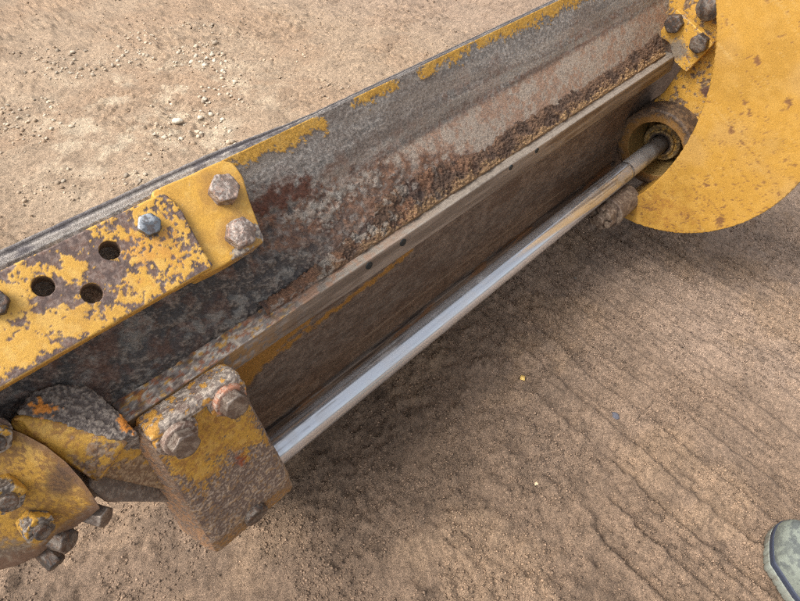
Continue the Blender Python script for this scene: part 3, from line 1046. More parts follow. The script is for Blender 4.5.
# ------------------------------------------------------------------ chromed rod
ROD_Y, ROD_Z, ROD_R = 0.436, CAMH - 0.787, 0.0228
cyl = thing('hydraulic_rod', 'polished chrome hydraulic rod running along behind the blade', 'hydraulic rod', (0.17, ROD_Y, ROD_Z))
def rod_part(name, x0, x1, r0, r1, paint, dx=.002, seg=72, mat=None):
    xs_ = np.linspace(x0, x1, max(3, int((x1 - x0) / dx)))
    t = np.arange(seg) * 2 * math.pi / seg
    rr = np.linspace(r0, r1, len(xs_))
    P = np.zeros((len(xs_) + 2, seg, 3))
    for i in range(len(xs_) + 2):
        k = min(max(i - 1, 0), len(xs_) - 1)
        r = rr[k] if 0 < i < len(xs_) + 1 else 0.0005
        P[i, :, 0] = xs_[k]; P[i, :, 1] = ROD_Y + r * np.cos(t); P[i, :, 2] = ROD_Z + r * np.sin(t)
    W = P.reshape(-1, 3)
    me = grid_mesh(name, W, len(xs_) + 2, seg, close_v=True)
    bm = bmesh.new(); bm.from_mesh(me); bmesh.ops.recalc_face_normals(bm, faces=bm.faces[:]); bm.to_mesh(me); bm.free()
    c, s = paint(W)
    put_attr(me, c, s)
    o = finish(name, me, mat or M_CHROME)
    adopt(o, cyl)
    return o
def chrome(W):
    n = len(W)
    a = fbm(W * [.02, 1, 1], 260, 3, 600); b = fbm(W, 30, 4, 601)
    c = mixc(np.tile(srgb(212, 215, 219), (n, 1)), srgb(200, 203, 207), sstep(.4, .7, a))
    film = sstep(.5, .85, b) * .14
    c = mixc(c, srgb(150, 130, 108), film)
    c = mixc(c, srgb(120, 112, 104), sstep(.70, .74, fbm(W * [.02, 1, 1], 420, 2, 603)) * sstep(.5, .65, fbm(W * [.3, 1, 1], 24, 3, 605)) * .6)
    return c, surf(n, .15 + .04 * a + film * .3, .82 - film, .2)
def collar_c(W):
    n = len(W); b = fbm(W, 60, 4, 602)
    c = mixc(np.tile(srgb(150, 148, 146), (n, 1)), srgb(80, 72, 66), sstep(.4, .6, b))
    return c, surf(n, .3, .9, .5)
def tail_c(W):
    n = len(W); b = fbm(W, 40, 4, 604)
    k = sstep(1.19, 1.33, W[:, 0] + (b - .5) * .08)
    c = mixc(np.tile(srgb(200, 200, 200), (n, 1)), srgb(90, 82, 76), k)
    return c, surf(n, .26 + .3 * k, .6 - .2 * k, .4)
rod_part('rod', .150, 1.178, ROD_R, ROD_R, chrome)
rod_part('wiper_ring', 1.178, 1.1805, ROD_R + .0006, ROD_R + .0006, collar_c, .001)
rod_part('rod_end', 1.1805, 1.372, ROD_R - .0004, ROD_R - .0022, tail_c)

# ------------------------------------------------------------------ slide bracket that grips the rod, left
brk = thing('slide_bracket', 'chunky worn yellow steel block clamping the near end of the rod', 'bracket', (0.10, 0.42, 0.30))
y0, z0 = .4235, CAMH - .5576
y1, z1 = .390, CAMH - .793
y2, z2 = .3965, CAMH - .848
BX0, BX1 = .040, .158
pts = []
for x_, (ax) in ((0, 0), (1, 1)):
    pass
prof = [(y0, z0), (y1, z1), (y2, z2), (.472, z2 - .004), (RY0 - .002, z0 - .018)]
def blk_pts():
    out = []
    for (yy_, zz_) in prof:
        f_ = (z0 - zz_) / (z0 - z1)
        out.append((BX0 - .004 * f_ + .001 - (.017 if yy_ > .45 else 0), yy_, zz_))
        out.append((BX1 + .016 * f_, yy_, zz_))
    return out
bmK = bm_hull(blk_pts(), .011)
fn = np.array([0, -(z0 - z1), 0]) ; fn = np.array([0, -(z0 - z1), (y0 - y1)]); fn = fn / np.linalg.norm(fn)
fd = np.array([0, y1 - y0, z1 - z0]); fl = np.linalg.norm(fd); fd /= fl
FO = np.array([0, y0, z0])
def on_face(px, py, off=0.0):
    return at_plane(px, py, FO + fn * off, fn)
def paintK(W, P, N, cv):
    n = len(W); px, py = project(W)
    n1 = fbm(W, 70, 4, 620); n2 = fbm(W, 230, 4, 621); n3 = fbm(W, 450, 2, 622)
    face = sstep(.7, .95, N @ fn)
    ymask = poly_sd(px, py, [(150, 425), (235, 372), (262, 425), (268, 440), (252, 452), (232, 452), (214, 470), (205, 486), (178, 474), (164, 458)])
    keep = sstep(-3, 4, ymask + (n1 - .5) * 24 + (n2 - .5) * 26 + (n3 - .5) * 12)
    worn = mixc(np.tile(srgb(112, 94, 82), (n, 1)), srgb(166, 148, 130), sstep(.42, .62, n2 * .6 + n3 * .4))
    worn = mixc(worn, srgb(92, 74, 66), sstep(.52, .66, n1 * .5 + n2 * .5) * .7)
    worn = mixc(worn, srgb(170, 130, 76), sstep(.62, .72, n2) * .4)
    rs = sstep(-2, 4, poly_sd(px, py, [(235, 456), (243, 454), (245, 464), (236, 466)]) + (n2 - .5) * 10)
    strip = sstep(.0, -.2, N[:, 2]) * sstep(-.5, -.85, N[:, 1])
    c = mixc(worn, mixc(yellow(W, 623) * .9, srgb(140, 96, 56), sstep(.55, .68, n2) * .6), keep * face)
    c = mixc(c, srgb(136, 64, 34), rs * face * .9)
    c = mixc(c, mixc(np.tile(srgb(178, 128, 52), (n, 1)), srgb(112, 88, 66), sstep(.45, .58, n2)), strip * .85)
    left = sstep(-.6, -.9, N[:, 0])
    c = mixc(c, mixc(np.tile(srgb(176, 136, 100), (n, 1)), srgb(128, 112, 100), sstep(.45, .6, n2)), left * .9)
    e = sstep(.5, 1.5, cv)
    c = mixc(c, mixc(np.tile(srgb(104, 80, 68), (n, 1)), srgb(178, 154, 130), sstep(.45, .6, n2)), e * .7)
    return c, surf(n, .62, .12, .7), (n2 - .5) * .0014 * (1 - keep) + (n3 - .5) * .0008 * (1 - keep) - e * n1 * .0016
block = solid('clamp_block', bmK, Matrix.Identity(4), .0014, paintK, M_STEEL, brk)
# top lug: rounded ear in front of the rail with the bolts through it
pa, pb = at_r(139, 424, .693), at_r(229, 363, .690)
ear = [(BX0 + .002, y0 - .004, z0 + .003), (BX0 + .002, RY0 - .0005, RTZ - .001), (BX1 + .002, y0 - .004, z0 + .003), (BX1 + .002, RY0 - .0005, RTZ - .001),
       (BX0 + .002, y0 - .008, z0 - .016), (BX1 + .004, y0 - .008, z0 - .016), (BX0, RY0 - .0005, z0 - .03), (BX1, RY0 - .0005, z0 - .03)]
def paintE(W, P, N, cv):
    n = len(W)
    n1 = fbm(W, 80, 4, 640); n2 = fbm(W, 240, 4, 641); n3 = fbm(W, 380, 3, 642)
    c = mixc(np.tile(srgb(132, 120, 110), (n, 1)), srgb(184, 170, 154), sstep(.4, .62, n2 * .6 + n3 * .4))
    c = mixc(c, srgb(104, 78, 66), sstep(.52, .68, n1) * .6)
    c = mixc(c, srgb(204, 150, 58), sstep(.54, .64, fbm(W, 80, 4, 643)) * .85)
    return c, surf(n, .6, .15, .7), (n2 - .5) * .0012 + (n3 - .5) * .0006
solid('top_lug', bm_hull(ear, .0075), Matrix.Identity(4), .0012, paintE, M_STEEL, brk)
def washer(pos, nrm, r, t, parent, colr=srgb(150, 120, 104), seed=0):
    seg = 72
    ph = np.arange(seg) * 2 * math.pi / seg
    rings = [(r * .98, -.003), (r, 0), (r, t * .35), (r, t * .7), (r * .985, t * .93), (r * .94, t), (r * .75, t), (r * .5, t), (.001, t)]
    P = np.concatenate([np.stack([a * np.cos(ph), a * np.sin(ph), np.full(seg, b)], 1) for a, b in rings])
    me = grid_mesh('washer', P, len(rings), seg, close_v=True)
    bm = bmesh.new(); bm.from_mesh(me); bmesh.ops.recalc_face_normals(bm, faces=bm.faces[:]); bm.to_mesh(me); bm.free()
    Q = P + seed
    n1 = fbm(Q, 120, 4, seed); n2 = fbm(Q, 400, 2, seed + 1)
    c = mixc(np.tile(colr, (len(P), 1)), srgb(110, 88, 76), sstep(.45, .65, n1))
    c = mixc(c, srgb(190, 176, 160), sstep(.6, .75, n2) * .6)
    put_attr(me, c, surf(len(P), .6, .2, .6))
    o = finish('washer', me, M_BOLT)
    o.matrix_basis = frame(pos, (1, 0, 0.01), nrm)
    adopt(o, parent)
    return o
for k, q in enumerate(((176, 434), (226, 396))):
    p = on_face(*q)
    Mb = frame(p, (1, 0, 0.01), fn)
    solid('boss', bm_prism([(.0255 * math.cos(t), .0255 * math.sin(t)) for t in np.linspace(0, 2 * math.pi, 48, endpoint=False)], -.012, .0045, .002), Mb, .0011, paintE, M_STEEL, brk)
    p = p + fn * .0042
    washer(p, fn, .0205, .0085, brk, srgb(146, 124, 110) if k == 0 else srgb(176, 124, 98), 33 + k)
    bolt('bolt', p, fn, .0300, .0135, 'worn', brk, .12 + .4 * k, lift=.0085, chamfer=.94)
p = at_plane(254, 512, (0, (y1 + y2) / 2, 0), (0, 1, 0))
sn = np.array([0, -1, -.12])
bolt('plug', (p[0], (y1 + y2) / 2 - .0005, p[2] + .0), sn, .036, .009, 'dark', brk, 0, hexed=False, chamfer=.9)

# ------------------------------------------------------------------ pivot casting, lower left
piv = thing('pivot_casting', 'stained yellow pivot casting with hex nuts at the lower left corner', 'casting', (-0.06, 0.46, 0.28))
def world_hull(name, pts, voxel, paint, bev, parent, mat=None):
    return solid(name, bm_hull([tuple(p) for p in pts], bev), Matrix.Identity(4), voxel, paint, mat or M_STEEL, parent)
def back(pts, d=(0, .05, -.03)):
    d = np.array(d)
    return list(pts) + [np.array(p) + d for p in pts]
def paint_scab(W, P, N, cv):
    n = len(W); n1 = fbm(W, 70, 4, 660); n2 = fbm(W, 240, 4, 661); n3 = fbm(W, 380, 3, 662)
    px, py = project(W)
    c = mixc(np.tile(srgb(98, 88, 82), (n, 1)), srgb(146, 134, 122), sstep(.42, .64, n2 * .5 + n3 * .5))
    o_ = np.maximum(poly_sd(px, py, [(26, 404), (40, 400), (58, 410), (40, 416)]), poly_sd(px, py, [(120, 418), (134, 420), (130, 432), (120, 428)]))
    c = mixc(c, srgb(216, 140, 60), sstep(-1, 2, o_ + (n2 - .5) * 14))
    return c, surf(n, .7, .1, .9), (n2 - .5) * .0026 + (n3 - .5) * .0014
lug_pts = [at_r(14, 412, .700), at_r(30, 392, .715), at_r(62, 383, .722), at_r(88, 386, .722), at_r(112, 406, .715), at_r(138, 434, .70), at_r(118, 440, .697), at_r(42, 421, .695)]
world_hull('lug', back(lug_pts, (0, .012, -.045)), .0014, paint_scab, .003, piv)
def paint_slope(W, P, N, cv):
    n = len(W); n1 = fbm(W, 70, 4, 670); n2 = fbm(W, 220, 4, 671); n3 = fbm(W, 360, 3, 672)
    px, py = project(W)
    gone = poly_sd(px, py, [(82, 444), (124, 434), (130, 446), (106, 458), (100, 486), (84, 474), (60, 452), (92, 462)])
    g = sstep(-3, 4, gone + (n1 - .5) * 22 + (n2 - .5) * 24)
    c = yellow(W, 673)
    g = np.maximum(g, sstep(.3, 1.2, cv) * sstep(.35, .6, n2) * .9)
    c = mixc(c * .9, srgb(128, 92, 58), sstep(.45, .65, n1 * .5 + n2 * .5) * .6)
    wn_ = mixc(np.tile(srgb(104, 84, 72), (n, 1)), srgb(156, 138, 118), sstep(.4, .65, n3 * .5 + n2 * .5))
    c = mixc(c, wn_, g * .95)
    c = mixc(c, srgb(150, 104, 50), sstep(.58, .68, n2) * .5)
    return c, surf(n, .6, .05, .6), (n2 - .5) * .0010 * g
sl = [at_r(14, 414, .696), at_r(44, 417, .694), at_r(132, 438, .700), at_r(104, 462, .722), at_r(99, 484, .735), at_r(76, 468, .715), at_r(54, 448, .697), at_r(8, 426, .695)]
world_hull('sloped_rib', back(sl, (0, .03, -.03)), .0013, paint_slope, .006, piv)
def paint_arm(W, P, N, cv):
    n = len(W); n2 = fbm(W, 120, 4, 681); n3 = fbm(W, 360, 3, 682)
    c = mixc(np.tile(srgb(122, 108, 96), (n, 1)), srgb(164, 150, 134), sstep(.4, .65, n2 * .6 + n3 * .4))
    c = mixc(c, srgb(104, 78, 62), sstep(.56, .7, n2) * .6)
    return c, surf(n, .7, .1, .8), (n2 - .5) * .001
ar = [at_r(92, 463, .748), at_r(130, 469, .79), at_r(176, 490, .855), at_r(180, 503, .860), at_r(106, 503, .772), at_r(88, 488, .752)]
world_hull('arm', back(ar, (0, .03, -.012)), .0014, paint_arm, .003, piv)
def paint_web(W, P, N, cv):
    n = len(W); n2 = fbm(W, 220, 4, 691); n3 = fbm(W, 360, 3, 692)
    px, py = project(W)
    g = sstep(-3, 4, poly_sd(px, py, [(96, 466), (130, 456), (150, 456), (170, 480), (160, 500), (120, 490)]) + (n2 - .5) * 24)
    c = mixc(yellow(W, 693) * .92, mixc(np.tile(srgb(104, 82, 68), (n, 1)), srgb(150, 128, 104), sstep(.45, .6, n3)), g * .9)
    return c, surf(n, .6, .05, .6), (n2 - .5) * .0008
wb = [at_r(96, 460, .722), at_r(130, 440, .722), at_r(143, 434, .745), at_r(170, 482, .80), at_r(172, 492, .81), at_r(122, 480, .765), at_r(96, 476, .735)]
world_hull('web', back(wb, (0, .03, -.012)), .0014, paint_web, .0025, piv)
core = [at_r(10, 432, .745), at_r(60, 432, .75), at_r(110, 445, .77), at_r(112, 480, .80), at_r(98, 498, .80), at_r(60, 520, .80), at_r(10, 540, .81), at_r(-40, 500, .79), at_r(-40, 440, .76)]
world_hull('core', back(core, (0, .05, -.02)), .0022, paint_arm, .003, piv)
# the curved casting itself: lofted shell
topc = [(-70, 412, .70), (-30, 418, .695), (0, 425, .69), (24, 434, .687), (46, 446, .686), (66, 462, .690), (82, 480, .698), (92, 494, .708), (99, 506, .722)]
botc = [(-80, 590, .79), (-40, 580, .785), (-6, 571, .780), (16, 566, .778), (38, 556, .774), (56, 541, .768), (72, 529, .760), (88, 518, .748), (100, 508, .726)]
ni, nj = 120, 120
def loft(cu, cb, i, j):
    f = i * (len(cu) - 1); k = min(int(f), len(cu) - 2); t = f - k
    a = [at_r(*cu[k]) * (1 - t) + at_r(*cu[k + 1]) * t, at_r(*cb[k]) * (1 - t) + at_r(*cb[k + 1]) * t]
    p = a[0] * (1 - j) + a[1] * j
    w = 4 * j * (1 - j) * (1 - i) ** .6
    return p + np.array([.10, -.62, .78]) * (.016 * w)
outer = np.array([[loft(topc, botc, i / (ni - 1), j / (nj - 1)) for j in range(nj)] for i in range(ni)])
inner = outer + np.array([-.012, .030, -.022])
ring_ = np.concatenate([outer, inner[:, ::-1]], 1)
W = ring_.reshape(-1, 3)
me = grid_mesh('casting', W, ni, nj * 2, close_v=True)
bm = bmesh.new(); bm.from_mesh(me)
bmesh.ops.holes_fill(bm, edges=[e for e in bm.edges if e.is_boundary], sides=0)
bmesh.ops.recalc_face_normals(bm, faces=bm.faces[:]); bm.to_mesh(me); bm.free()
W = coords(me)
px, py = project(W)
n = len(W); n1 = fbm(W, 30, 4, 700); n2 = fbm(W, 210, 4, 701); n3 = fbm(W, 380, 3, 702)
c = mixc(yellow(W, 703) * .86, srgb(124, 90, 54), sstep(.42, .62, n2 * .5 + n3 * .3 + n1 * .2) * .75)
st = sstep(22, 5, np.hypot((px - 64) / 1.0, (py - 484) / 1.25) + (n1 - .5) * 22 + (n2 - .5) * 12)
c = mixc(c, mixc(np.tile(srgb(76, 56, 44), (n, 1)), srgb(100, 76, 52), sstep(.4, .6, n3)), st * .95)
rim = sstep(-12, 0, poly_sd(px, py, [(36, 556), (70, 531), (100, 505), (104, 520), (60, 560), (30, 575), (-60, 590), (-60, 560), (0, 548), (25, 545)]) + (n2 - .5) * 12)
c = mixc(c, mixc(np.tile(srgb(96, 84, 76), (n, 1)), srgb(134, 120, 104), sstep(.4, .6, n2)), rim * .9)
rdg = sstep(9, 2, line_d(px, py, [(0, 425), (24, 434), (46, 446), (66, 462), (82, 480), (99, 506), (60, 534), (38, 552), (0, 566)])[0] + (n2 - .5) * 9)
c = mixc(c, srgb(108, 80, 62), rdg * .75)
ht = sstep(70, 20, np.hypot(px - 45, py - 440) + (n2 - .5) * 40)
c = mixc(c, srgb(120, 84, 44), ht * sstep(.48, .6, n3 * .5 + n2 * .5) * .7)
put_attr(me, c, surf(n, .6, .05, .6)); smooth(me)
adopt(finish('casting', me, M_STEEL), piv)
# nuts on it
def nut_set(q, r, nrm, af, h, style, rot, stub=True, wr=None):
    p = at_r(q[0], q[1], r)
    nrm = np.array(nrm) / np.linalg.norm(nrm)
    if wr:
        washer(p, nrm, wr, .004, piv, srgb(88, 78, 72), int(q[0]) + 90)
    b = bolt('nut', p, nrm, af, h, style, piv, rot, lift=.003)
    if stub:
        bolt('bolt_end', p, nrm, af * .60, h * .42, 'dark', piv, rot, lift=.003 + h, hexed=False, chamfer=.85, socket=.0)
def on_cast(q):                   # nearest point of the casting's outer skin under this spot
    O = outer.reshape(-1, 3)
    a, b = project(O)
    return O[np.argmin((a - q[0]) ** 2 + (b - q[1]) ** 2)]
def nut_on(q, nrm, af, h, style, rot, wr=None, stub=True):
    p = on_cast(q); nrm = np.array(nrm) / np.linalg.norm(nrm)
    if wr:
        washer(p, nrm, wr, .004, piv, srgb(88, 78, 72), int(q[0]) + 90)
    bolt('nut', p, nrm, af, h, style, piv, rot, lift=.003)
    if stub:
        bolt('bolt_end', p, nrm, af * .58, h * .45, 'dark', piv, rot, lift=.003 + h, hexed=False, chamfer=.85)
nut_on((4, 489), (-.05, -.93, .30), .030, .017, 'chip', .3, None)
nut_on((33, 521), (.12, -.95, .22), .027, .016, 'chip', .8, None)
nut_on((-8, 434), (0, -.93, .3), .027, .015, 'chip', .5, .017)
nut_set((52, 536), .775, (.45, -.80, .05), .024, .020, 'dark', .1, False)
nut_set((42, 548), .790, (.10, -.85, -.35), .018, .022, 'dark', .5, False)
nut_set((88, 512), .765, (.45, -.80, -.05), .021, .020, 'worn', .3, False)

# ------------------------------------------------------------------ end bracket, right: disc, socket, retainer
endb = thing('end_bracket', 'large round yellow end bracket holding the far end of the rod', 'bracket', (1.2, 0.35, 0.20))
MX = Matrix(((0, 0, -1, 0), (1, 0, 0, 0), (0, -1, 0, 0), (0, 0, 0, 1)))   # replaced below
def frame_x(x):                   # local x = +Y, local y = +Z ; local z = +X
    M = Matrix(((0, 0, 1), (1, 0, 0), (0, 1, 0))).to_4x4()
    M.translation = Vector((x, 0, 0))
    return M
DCY, DCZ, DR = .400, CAMH - .605, .2925
KY, KZ, KR = .765, CAMH - .600, .440
o_pts = []
# crescent: outer circle clockwise from lower tip to upper tip, then the cut-out back
ang = np.linspace(0, 2 * math.pi, 721)
ins = [(DCY + DR * math.cos(a), DCZ + DR * math.sin(a)) for a in ang[:-1]]
keep = [math.hypot(p[0] - KY, p[1] - KZ) > KR for p in ins]
s0 = next(i for i in range(720) if keep[i] and not keep[i - 1])
o_pts = [ins[(s0 + k) % 720] for k in range(720) if keep[(s0 + k) % 720]]
a1 = math.atan2(o_pts[-1][1] - KZ, o_pts[-1][0] - KY); a0 = math.atan2(o_pts[0][1] - KZ, o_pts[0][0] - KY)
a1 %= 2 * math.pi; a0 %= 2 * math.pi
for t in np.linspace(a1, a0, 90)[1:-1]:
    o_pts.append((KY + KR * math.cos(t), KZ + KR * math.sin(t)))
o_pts = o_pts[::2]
bmD = bm_prism(o_pts, 0.0, .172)
def paintD(W, P, N, cv):
    n = len(W); px, py = project(W)
    n1 = fbm(W, 12, 3, 720); n2 = fbm(W, 60, 4, 721); n3 = fbm(W, 240, 3, 722); n4 = fbm(W * [1, 1, 1], 28, 3, 723)
    c = mixc(np.tile(srgb(182, 138, 60), (n, 1)), srgb(172, 130, 56), sstep(.4, .7, n1))
    c = mixc(c, srgb(202, 160, 84), sstep(.5, .7, n2) * .25)
    # scratches: short strokes in several directions
    scr = np.zeros(n)
    lowm = sstep(60, 230, py) * .9 + .1
    for k in range(5):
        a = 0.5 + 1.25 * k
        u = W[:, 1] * math.cos(a) + W[:, 2] * math.sin(a); v = -W[:, 1] * math.sin(a) + W[:, 2] * math.cos(a)
        q = np.stack([u * 45, v * 330, np.full(n, 3.3 * k)], 1)
        nn = vnoise(q, 730 + k)
        scr = np.maximum(scr, sstep(.945 - .05 * lowm, .965 - .05 * lowm, nn) * sstep(.42, .6, n4))
    chip = sstep(.93, .95, fbm(W, 90, 3, 740)) + sstep(.93 - .05 * lowm, .95 - .05 * lowm, fbm(W, 230, 3, 741)) * .8
    spots = np.zeros(n)
    for (a, b, r) in ((757, 60, 3.2), (788, 104, 3.0), (745, 102, 1.6), (749, 113, 1.6), (731, 130, 2.2), (720, 221, 4.0), (706, 185, 2)):
        spots = np.maximum(spots, sstep(r + 1, r - .6, np.hypot(px - a, (py - b) * .75) + (n3 - .5) * 5))
    wear = np.clip(np.maximum(np.maximum(scr * .8, chip * lowm), spots), 0, 1)
    wear = np.maximum(wear, sstep(.8, 2.0, cv) * sstep(.4, .6, n3) * .8)
    stain = sstep(26, 0, np.hypot((px - 668) / 1.6, (py - 212)) + (n2 - .5) * 30)
    c = mixc(c, srgb(176, 150, 112), sstep(.5, .8, fbm(W, 7, 4, 724)) * .2)
    c = mixc(c, srgb(206, 176, 118), sstep(.80, .88, vnoise(np.stack([W[:, 1] * 9 + W[:, 2] * 5, (W[:, 2] - W[:, 1] * .6) * 420, W[:, 0]], 1), 745)) * sstep(.45, .6, n4) * .25)
    c = mixc(c, srgb(150, 100, 54), stain * .55 * sstep(.4, .6, n3))
    c = mixc(c, srgb(112, 74, 46), wear * .85)
    return c, surf(n, .42 + .25 * wear, 0, .25), -wear * .0004 + (n1 - .5) * .0008
solid('disc_plate', bmD, frame_x(1.170), .0030, paintD, M_STEEL, endb)

# back wall with the pocket round the ball joint
SY, SZ, SRO, SRI = .428, CAMH - .770, .094, .066
ring_o = [(SY + SRO * math.cos(t), SZ + SRO * math.sin(t)) for t in np.linspace(0, 2 * math.pi, 72, endpoint=False)]
def paintF(W, P, N, cv):
    n = len(W); px, py = project(W)
    n1 = fbm(W, 50, 4, 750); n2 = fbm(W, 130, 4, 751); n3 = fbm(W, 360, 3, 752)
    g = sstep(.05, .12, (n1 - .5) * .8 + (n2 - .5) * .9 - .06 + sstep(660, 690, px) * -.02)
    c = mixc(yellow(W, 753), mixc(np.tile(srgb(104, 82, 64), (n, 1)), srgb(150, 128, 100), sstep(.45, .6, n3)), g)
    sp = sstep(6, 3, np.hypot(px - 706, py - 91) + (n2 - .5) * 6)
    c = mixc(c, srgb(96, 70, 60), sp)
    return c, surf(n, .6, .05, .5), -g * .0005
F_poly = [(.428, CAMH - .560), (.452, CAMH - .64), (.470, CAMH - .672), (.43, CAMH - .69), (.26, CAMH - .69), (.26, CAMH - .36), (.44, CAMH - .36), (.505, CAMH - .46), (.505, CAMH - .52)]
F_poly = [(a * 1.032, CAMH - (CAMH - b) * 1.032) for a, b in F_poly]
solid('back_plate', bm_prism(F_poly, 0, .03, .002), frame_x(1.340), .0025, paintF, M_STEEL, endb)
def paintR(W, P, N, cv):
    n = len(W); n1 = fbm(W, 45, 4, 760); n2 = fbm(W, 120, 4, 761); n3 = fbm(W, 360, 3, 762)
    rad = np.hypot(W[:, 1] - SY, W[:, 2] - SZ)
    rim_ = sstep(-.6, -.9, N[:, 0])
    c = mixc(np.tile(srgb(70, 57, 48), (n, 1)), srgb(106, 86, 66), sstep(.4, .65, n2))
    c = mixc(c, srgb(160, 116, 48), sstep(.085, .074, rad + (n2 - .5) * .02) * .55)
    ins_ = (rad < SRI + .003) & (N[:, 0] > -.5)
    c = mixc(c, srgb(132, 112, 68), ins_ * .7)
    return c, surf(n, .65, .1, .6), (n2 - .5) * .0010
solid('socket_housing', bm_prism(ring_o, 0, .125, .004), frame_x(1.284), .0022, paintR, M_STEEL, endb,
      [bm_cyl(SY - .004, SZ, SRI, -.02, .105, 72)])
# ball-joint retainer rings on the pocket floor
def paintQ(W, P, N, cv):
    n = len(W); n2 = fbm(W, 140, 4, 771); n3 = fbm(W, 380, 3, 772)
    rad = np.hypot(W[:, 1] - ROD_Y, W[:, 2] - ROD_Z)
    c = mixc(np.tile(srgb(120, 102, 72), (n, 1)), srgb(172, 146, 98), sstep(.45, .6, n2))
    c = mixc(c, srgb(190, 150, 70), sstep(.004, .001, np.abs(rad - .036)) * sstep(.4, .55, n2) * .8)
    c = mixc(c, srgb(66, 56, 50), sstep(.030, .026, rad))
    return c, surf(n, .6, .1, .5), (n3 - .5) * .0006
def tube_ring(ro, ri, x0, x1, name, pt, y=ROD_Y, z=ROD_Z):
    o_ = [(y + ro * math.cos(t), z + ro * math.sin(t)) for t in np.linspace(0, 2 * math.pi, 64, endpoint=False)]
    return solid(name, bm_prism(o_, 0, x1 - x0, .0025), frame_x(x0), .0012, pt, M_STEEL, endb, [bm_cyl(y, z, ri, -.03, x1 - x0 + .03, 64)])
tube_ring(.046, .032, 1.352, 1.392, 'retainer_ring', paintQ)
tube_ring(.033, .0225, 1.344, 1.392, 'seal_ring', paintQ)
# square retainer plate at the rail's end
e_pts = [at_x(*q, 1.312) for q in ((676, 9), (714, 44), (686, 73), (674, 62), (669, 43), (657, 36))]
e2 = [(p[1], p[2]) for p in e_pts]
def paintRP(W, P, N, cv):
    n = len(W); px, py = project(W)
    n1 = fbm(W, 50, 4, 780); n2 = fbm(W, 140, 4, 781); n3 = fbm(W, 380, 3, 782)
    gr = sstep(13, 6, np.hypot(px - 676, py - 49) + (n2 - .5) * 10)
    g = sstep(.1, .17, (n1 - .5) * .6 + (n2 - .5) * .9 - .02 + sstep(.8, 2, cv) * .2)
    c = mixc(yellow(W, 783), mixc(np.tile(srgb(120, 92, 70), (n, 1)), srgb(158, 138, 110), sstep(.45, .6, n3)), g)
    c = mixc(c, srgb(118, 112, 104), gr * .9)
    return c, surf(n, .55, .1, .5), -g * .0005
solid('retainer_plate', bm_prism(round_poly(e2, .005, 4), 0, .016, .0015), frame_x(1.312), .0012, paintRP, M_STEEL, endb)
for q, r_ in (((675, 23), .2), ((700, 43), .7)):
    p = at_x(q[0], q[1], 1.310)
    bolt('bolt', p, (-1, 0, 0), .034, .012, 'dark', endb, r_, chamfer=.9, dome=.001)
p = at_x(712, 6, 1.338)
bolt('bolt', p, (-1, 0, 0), .05, .02, 'dark', endb, .3, hexed=False, chamfer=.85, dome=.006)
# pin stub with castle nut under the rod
PY, PZ = .414, CAMH - .846
def paintP(W, P, N, cv):
    n = len(W); n1 = fbm(W, 50, 4, 790); n2 = fbm(W, 150, 4, 791); n3 = fbm(W, 380, 3, 792)
    c = mixc(np.tile(srgb(100, 84, 72), (n, 1)), srgb(132, 116, 100), sstep(.3, .75, n2))
    c = mixc(c, srgb(78, 62, 54), sstep(.55, .75, n1) * .5)
    return c, surf(n, .6, .2, .7), (n2 - .5) * .0004
circ = lambda r, k=48: [(PY + r * math.cos(t), PZ + r * math.sin(t)) for t in np.linspace(0, 2 * math.pi, k, endpoint=False)]
solid('pin', bm_prism(circ(.034), 0, .075, .003), frame_x(1.105), .0014, paintP, M_STEEL, endb)
solid('pin_collar', bm_prism(circ(.0365), 0, .010, .002), frame_x(1.094), .0013, paintP, M_STEEL, endb)
hx = [(PY + .030 * math.cos(t + .3), PZ + .030 * math.sin(t + .3)) for t in np.linspace(0, 2 * math.pi, 6, endpoint=False)]
slots = []
for k in range(3):
    a = .3 + math.pi / 6 + k * math.pi / 3
    dx, dy = math.cos(a), math.sin(a)
    slots.append(bm_prism([(PY + dx * .05 - dy * .0035, PZ + dy * .05 + dx * .0035), (PY - dx * .05 - dy * .0035, PZ - dy * .05 + dx * .0035),
                           (PY - dx * .05 + dy * .0035, PZ - dy * .05 - dx * .0035), (PY + dx * .05 + dy * .0035, PZ + dy * .05 - dx * .0035)], -.01, .010))
solid('castle_nut', bm_prism(hx, 0, .034, .002), frame_x(1.062), .0012, paintP, M_STEEL, endb, slots)
solid('pin_tip', bm_prism(circ(.014), 0, .030, .002), frame_x(1.052), .0012, paintP, M_STEEL, endb)

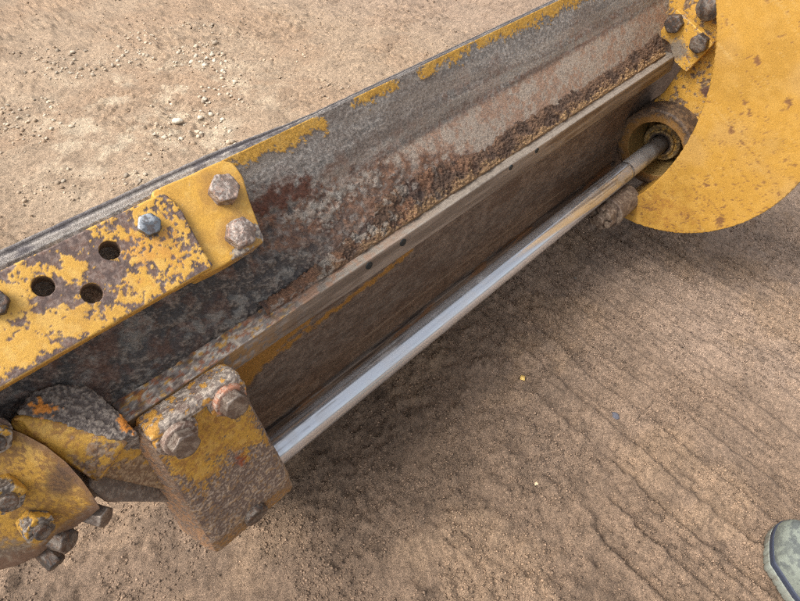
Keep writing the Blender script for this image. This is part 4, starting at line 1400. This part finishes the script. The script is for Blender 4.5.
# ------------------------------------------------------------------ shoe toe at the lower right corner
sp_ = at_z(773, 529)
toe_dir = np.array([.52, .85]); toe_dir /= np.linalg.norm(toe_dir)
shoe = thing('shoe', 'mottled grey shoe toe with navy band and white sole at the corner', 'shoe', (float(sp_[0] - toe_dir[0] * .1), float(sp_[1] - toe_dir[1] * .1), 0.0))
side = np.array([-toe_dir[1], toe_dir[0]])
def shoe_half(u):                 # half width along the length, u=0 toe tip .. 1 heel
    return 0.062 * np.minimum(1, (u / .20 + 1e-4)) ** .55 * (1 - .16 * sstep(.35, .65, u) + .05 * sstep(.7, .9, u)) * np.sqrt(np.clip((1 - u) / .10, 0, 1)) ** .6
L = .29
base_p = np.array([sp_[0], sp_[1]])
def shoe_part(name, zfun, wscale, zs, paint, close=True):
    us = np.linspace(0.001, .999, 160)
    rows = []
    for v in zs:
        left = []
        for sgn in (1, -1):
            uu = us if sgn == 1 else us[::-1]
            w = shoe_half(uu) * wscale(v, uu) * sgn
            z = zfun(v, uu)
            xy = base_p[None] - toe_dir[None] * (uu * L)[:, None] + side[None] * w[:, None]
            # pull the tip in as the section shrinks
            sh = (1 - wscale(v, uu)) * .045 * np.exp(-uu * 6)
            xy = xy - toe_dir[None] * sh[:, None]
            left.append(np.concatenate([xy, z[:, None]], 1))
        rows.append(np.concatenate(left, 0))
    P = np.array(rows)
    me = grid_mesh(name, P.reshape(-1, 3), len(zs), P.shape[1], close_v=True)
    bm = bmesh.new(); bm.from_mesh(me); bmesh.ops.recalc_face_normals(bm, faces=bm.faces[:]); bm.to_mesh(me); bm.free()
    W = P.reshape(-1, 3)
    c, s = paint(W)
    put_attr(me, c, s)
    smooth(me)
    return adopt(finish(name, me, M_SHOE), shoe)
def up_c(W):
    n = len(W); a = fbm(W, 38, 4, 800); b = fbm(W, 90, 3, 801)
    c = mixc(np.tile(srgb(92, 97, 94), (n, 1)), srgb(122, 128, 118), sstep(.46, .56, a))
    c = mixc(c, srgb(78, 82, 82), sstep(.5, .7, b) * .6)
    return c, surf(n, .85, 0, .5)
def band_c(W):
    return np.tile(srgb(52, 58, 74), (len(W), 1)), surf(len(W), .7, 0, .4)
def sole_c(W):
    b = fbm(W, 60, 4, 803)
    return mixc(np.tile(srgb(128, 132, 122), (len(W), 1)), srgb(112, 104, 92), sstep(.5, .75, b) * .6), surf(len(W), .8, 0, .4)
hgt = lambda u: .050 + .050 * sstep(.1, .75, u)
zs = np.linspace(0, 1, 40)
shoe_part('upper', lambda v, u: .034 + (hgt(u) - .01) * np.sin(v * math.pi / 2), lambda v, u: np.maximum(.002, np.cos(v * math.pi / 2) ** .62) * np.ones_like(u) * .97, zs, up_c)
shoe_part('midsole_band', lambda v, u: .023 + .015 * v + 0 * u, lambda v, u: (1.0 + .012 * math.sin(v * math.pi)) * np.ones_like(u) if 0 < v < 1 else .8 * np.ones_like(u), np.array([0, .02, .2, .4, .6, .8, .98, 1]), band_c)
shoe_part('outsole', lambda v, u: .001 + .024 * v + 0 * u, lambda v, u: (1.02 + .03 * math.sin(v * math.pi) - .025 * (np.sin(u * 150) > .82)) if 0 < v < 1 else .6 * np.ones_like(u), np.array([0, .02, .15, .3, .5, .7, .85, .98, 1]), sole_c)
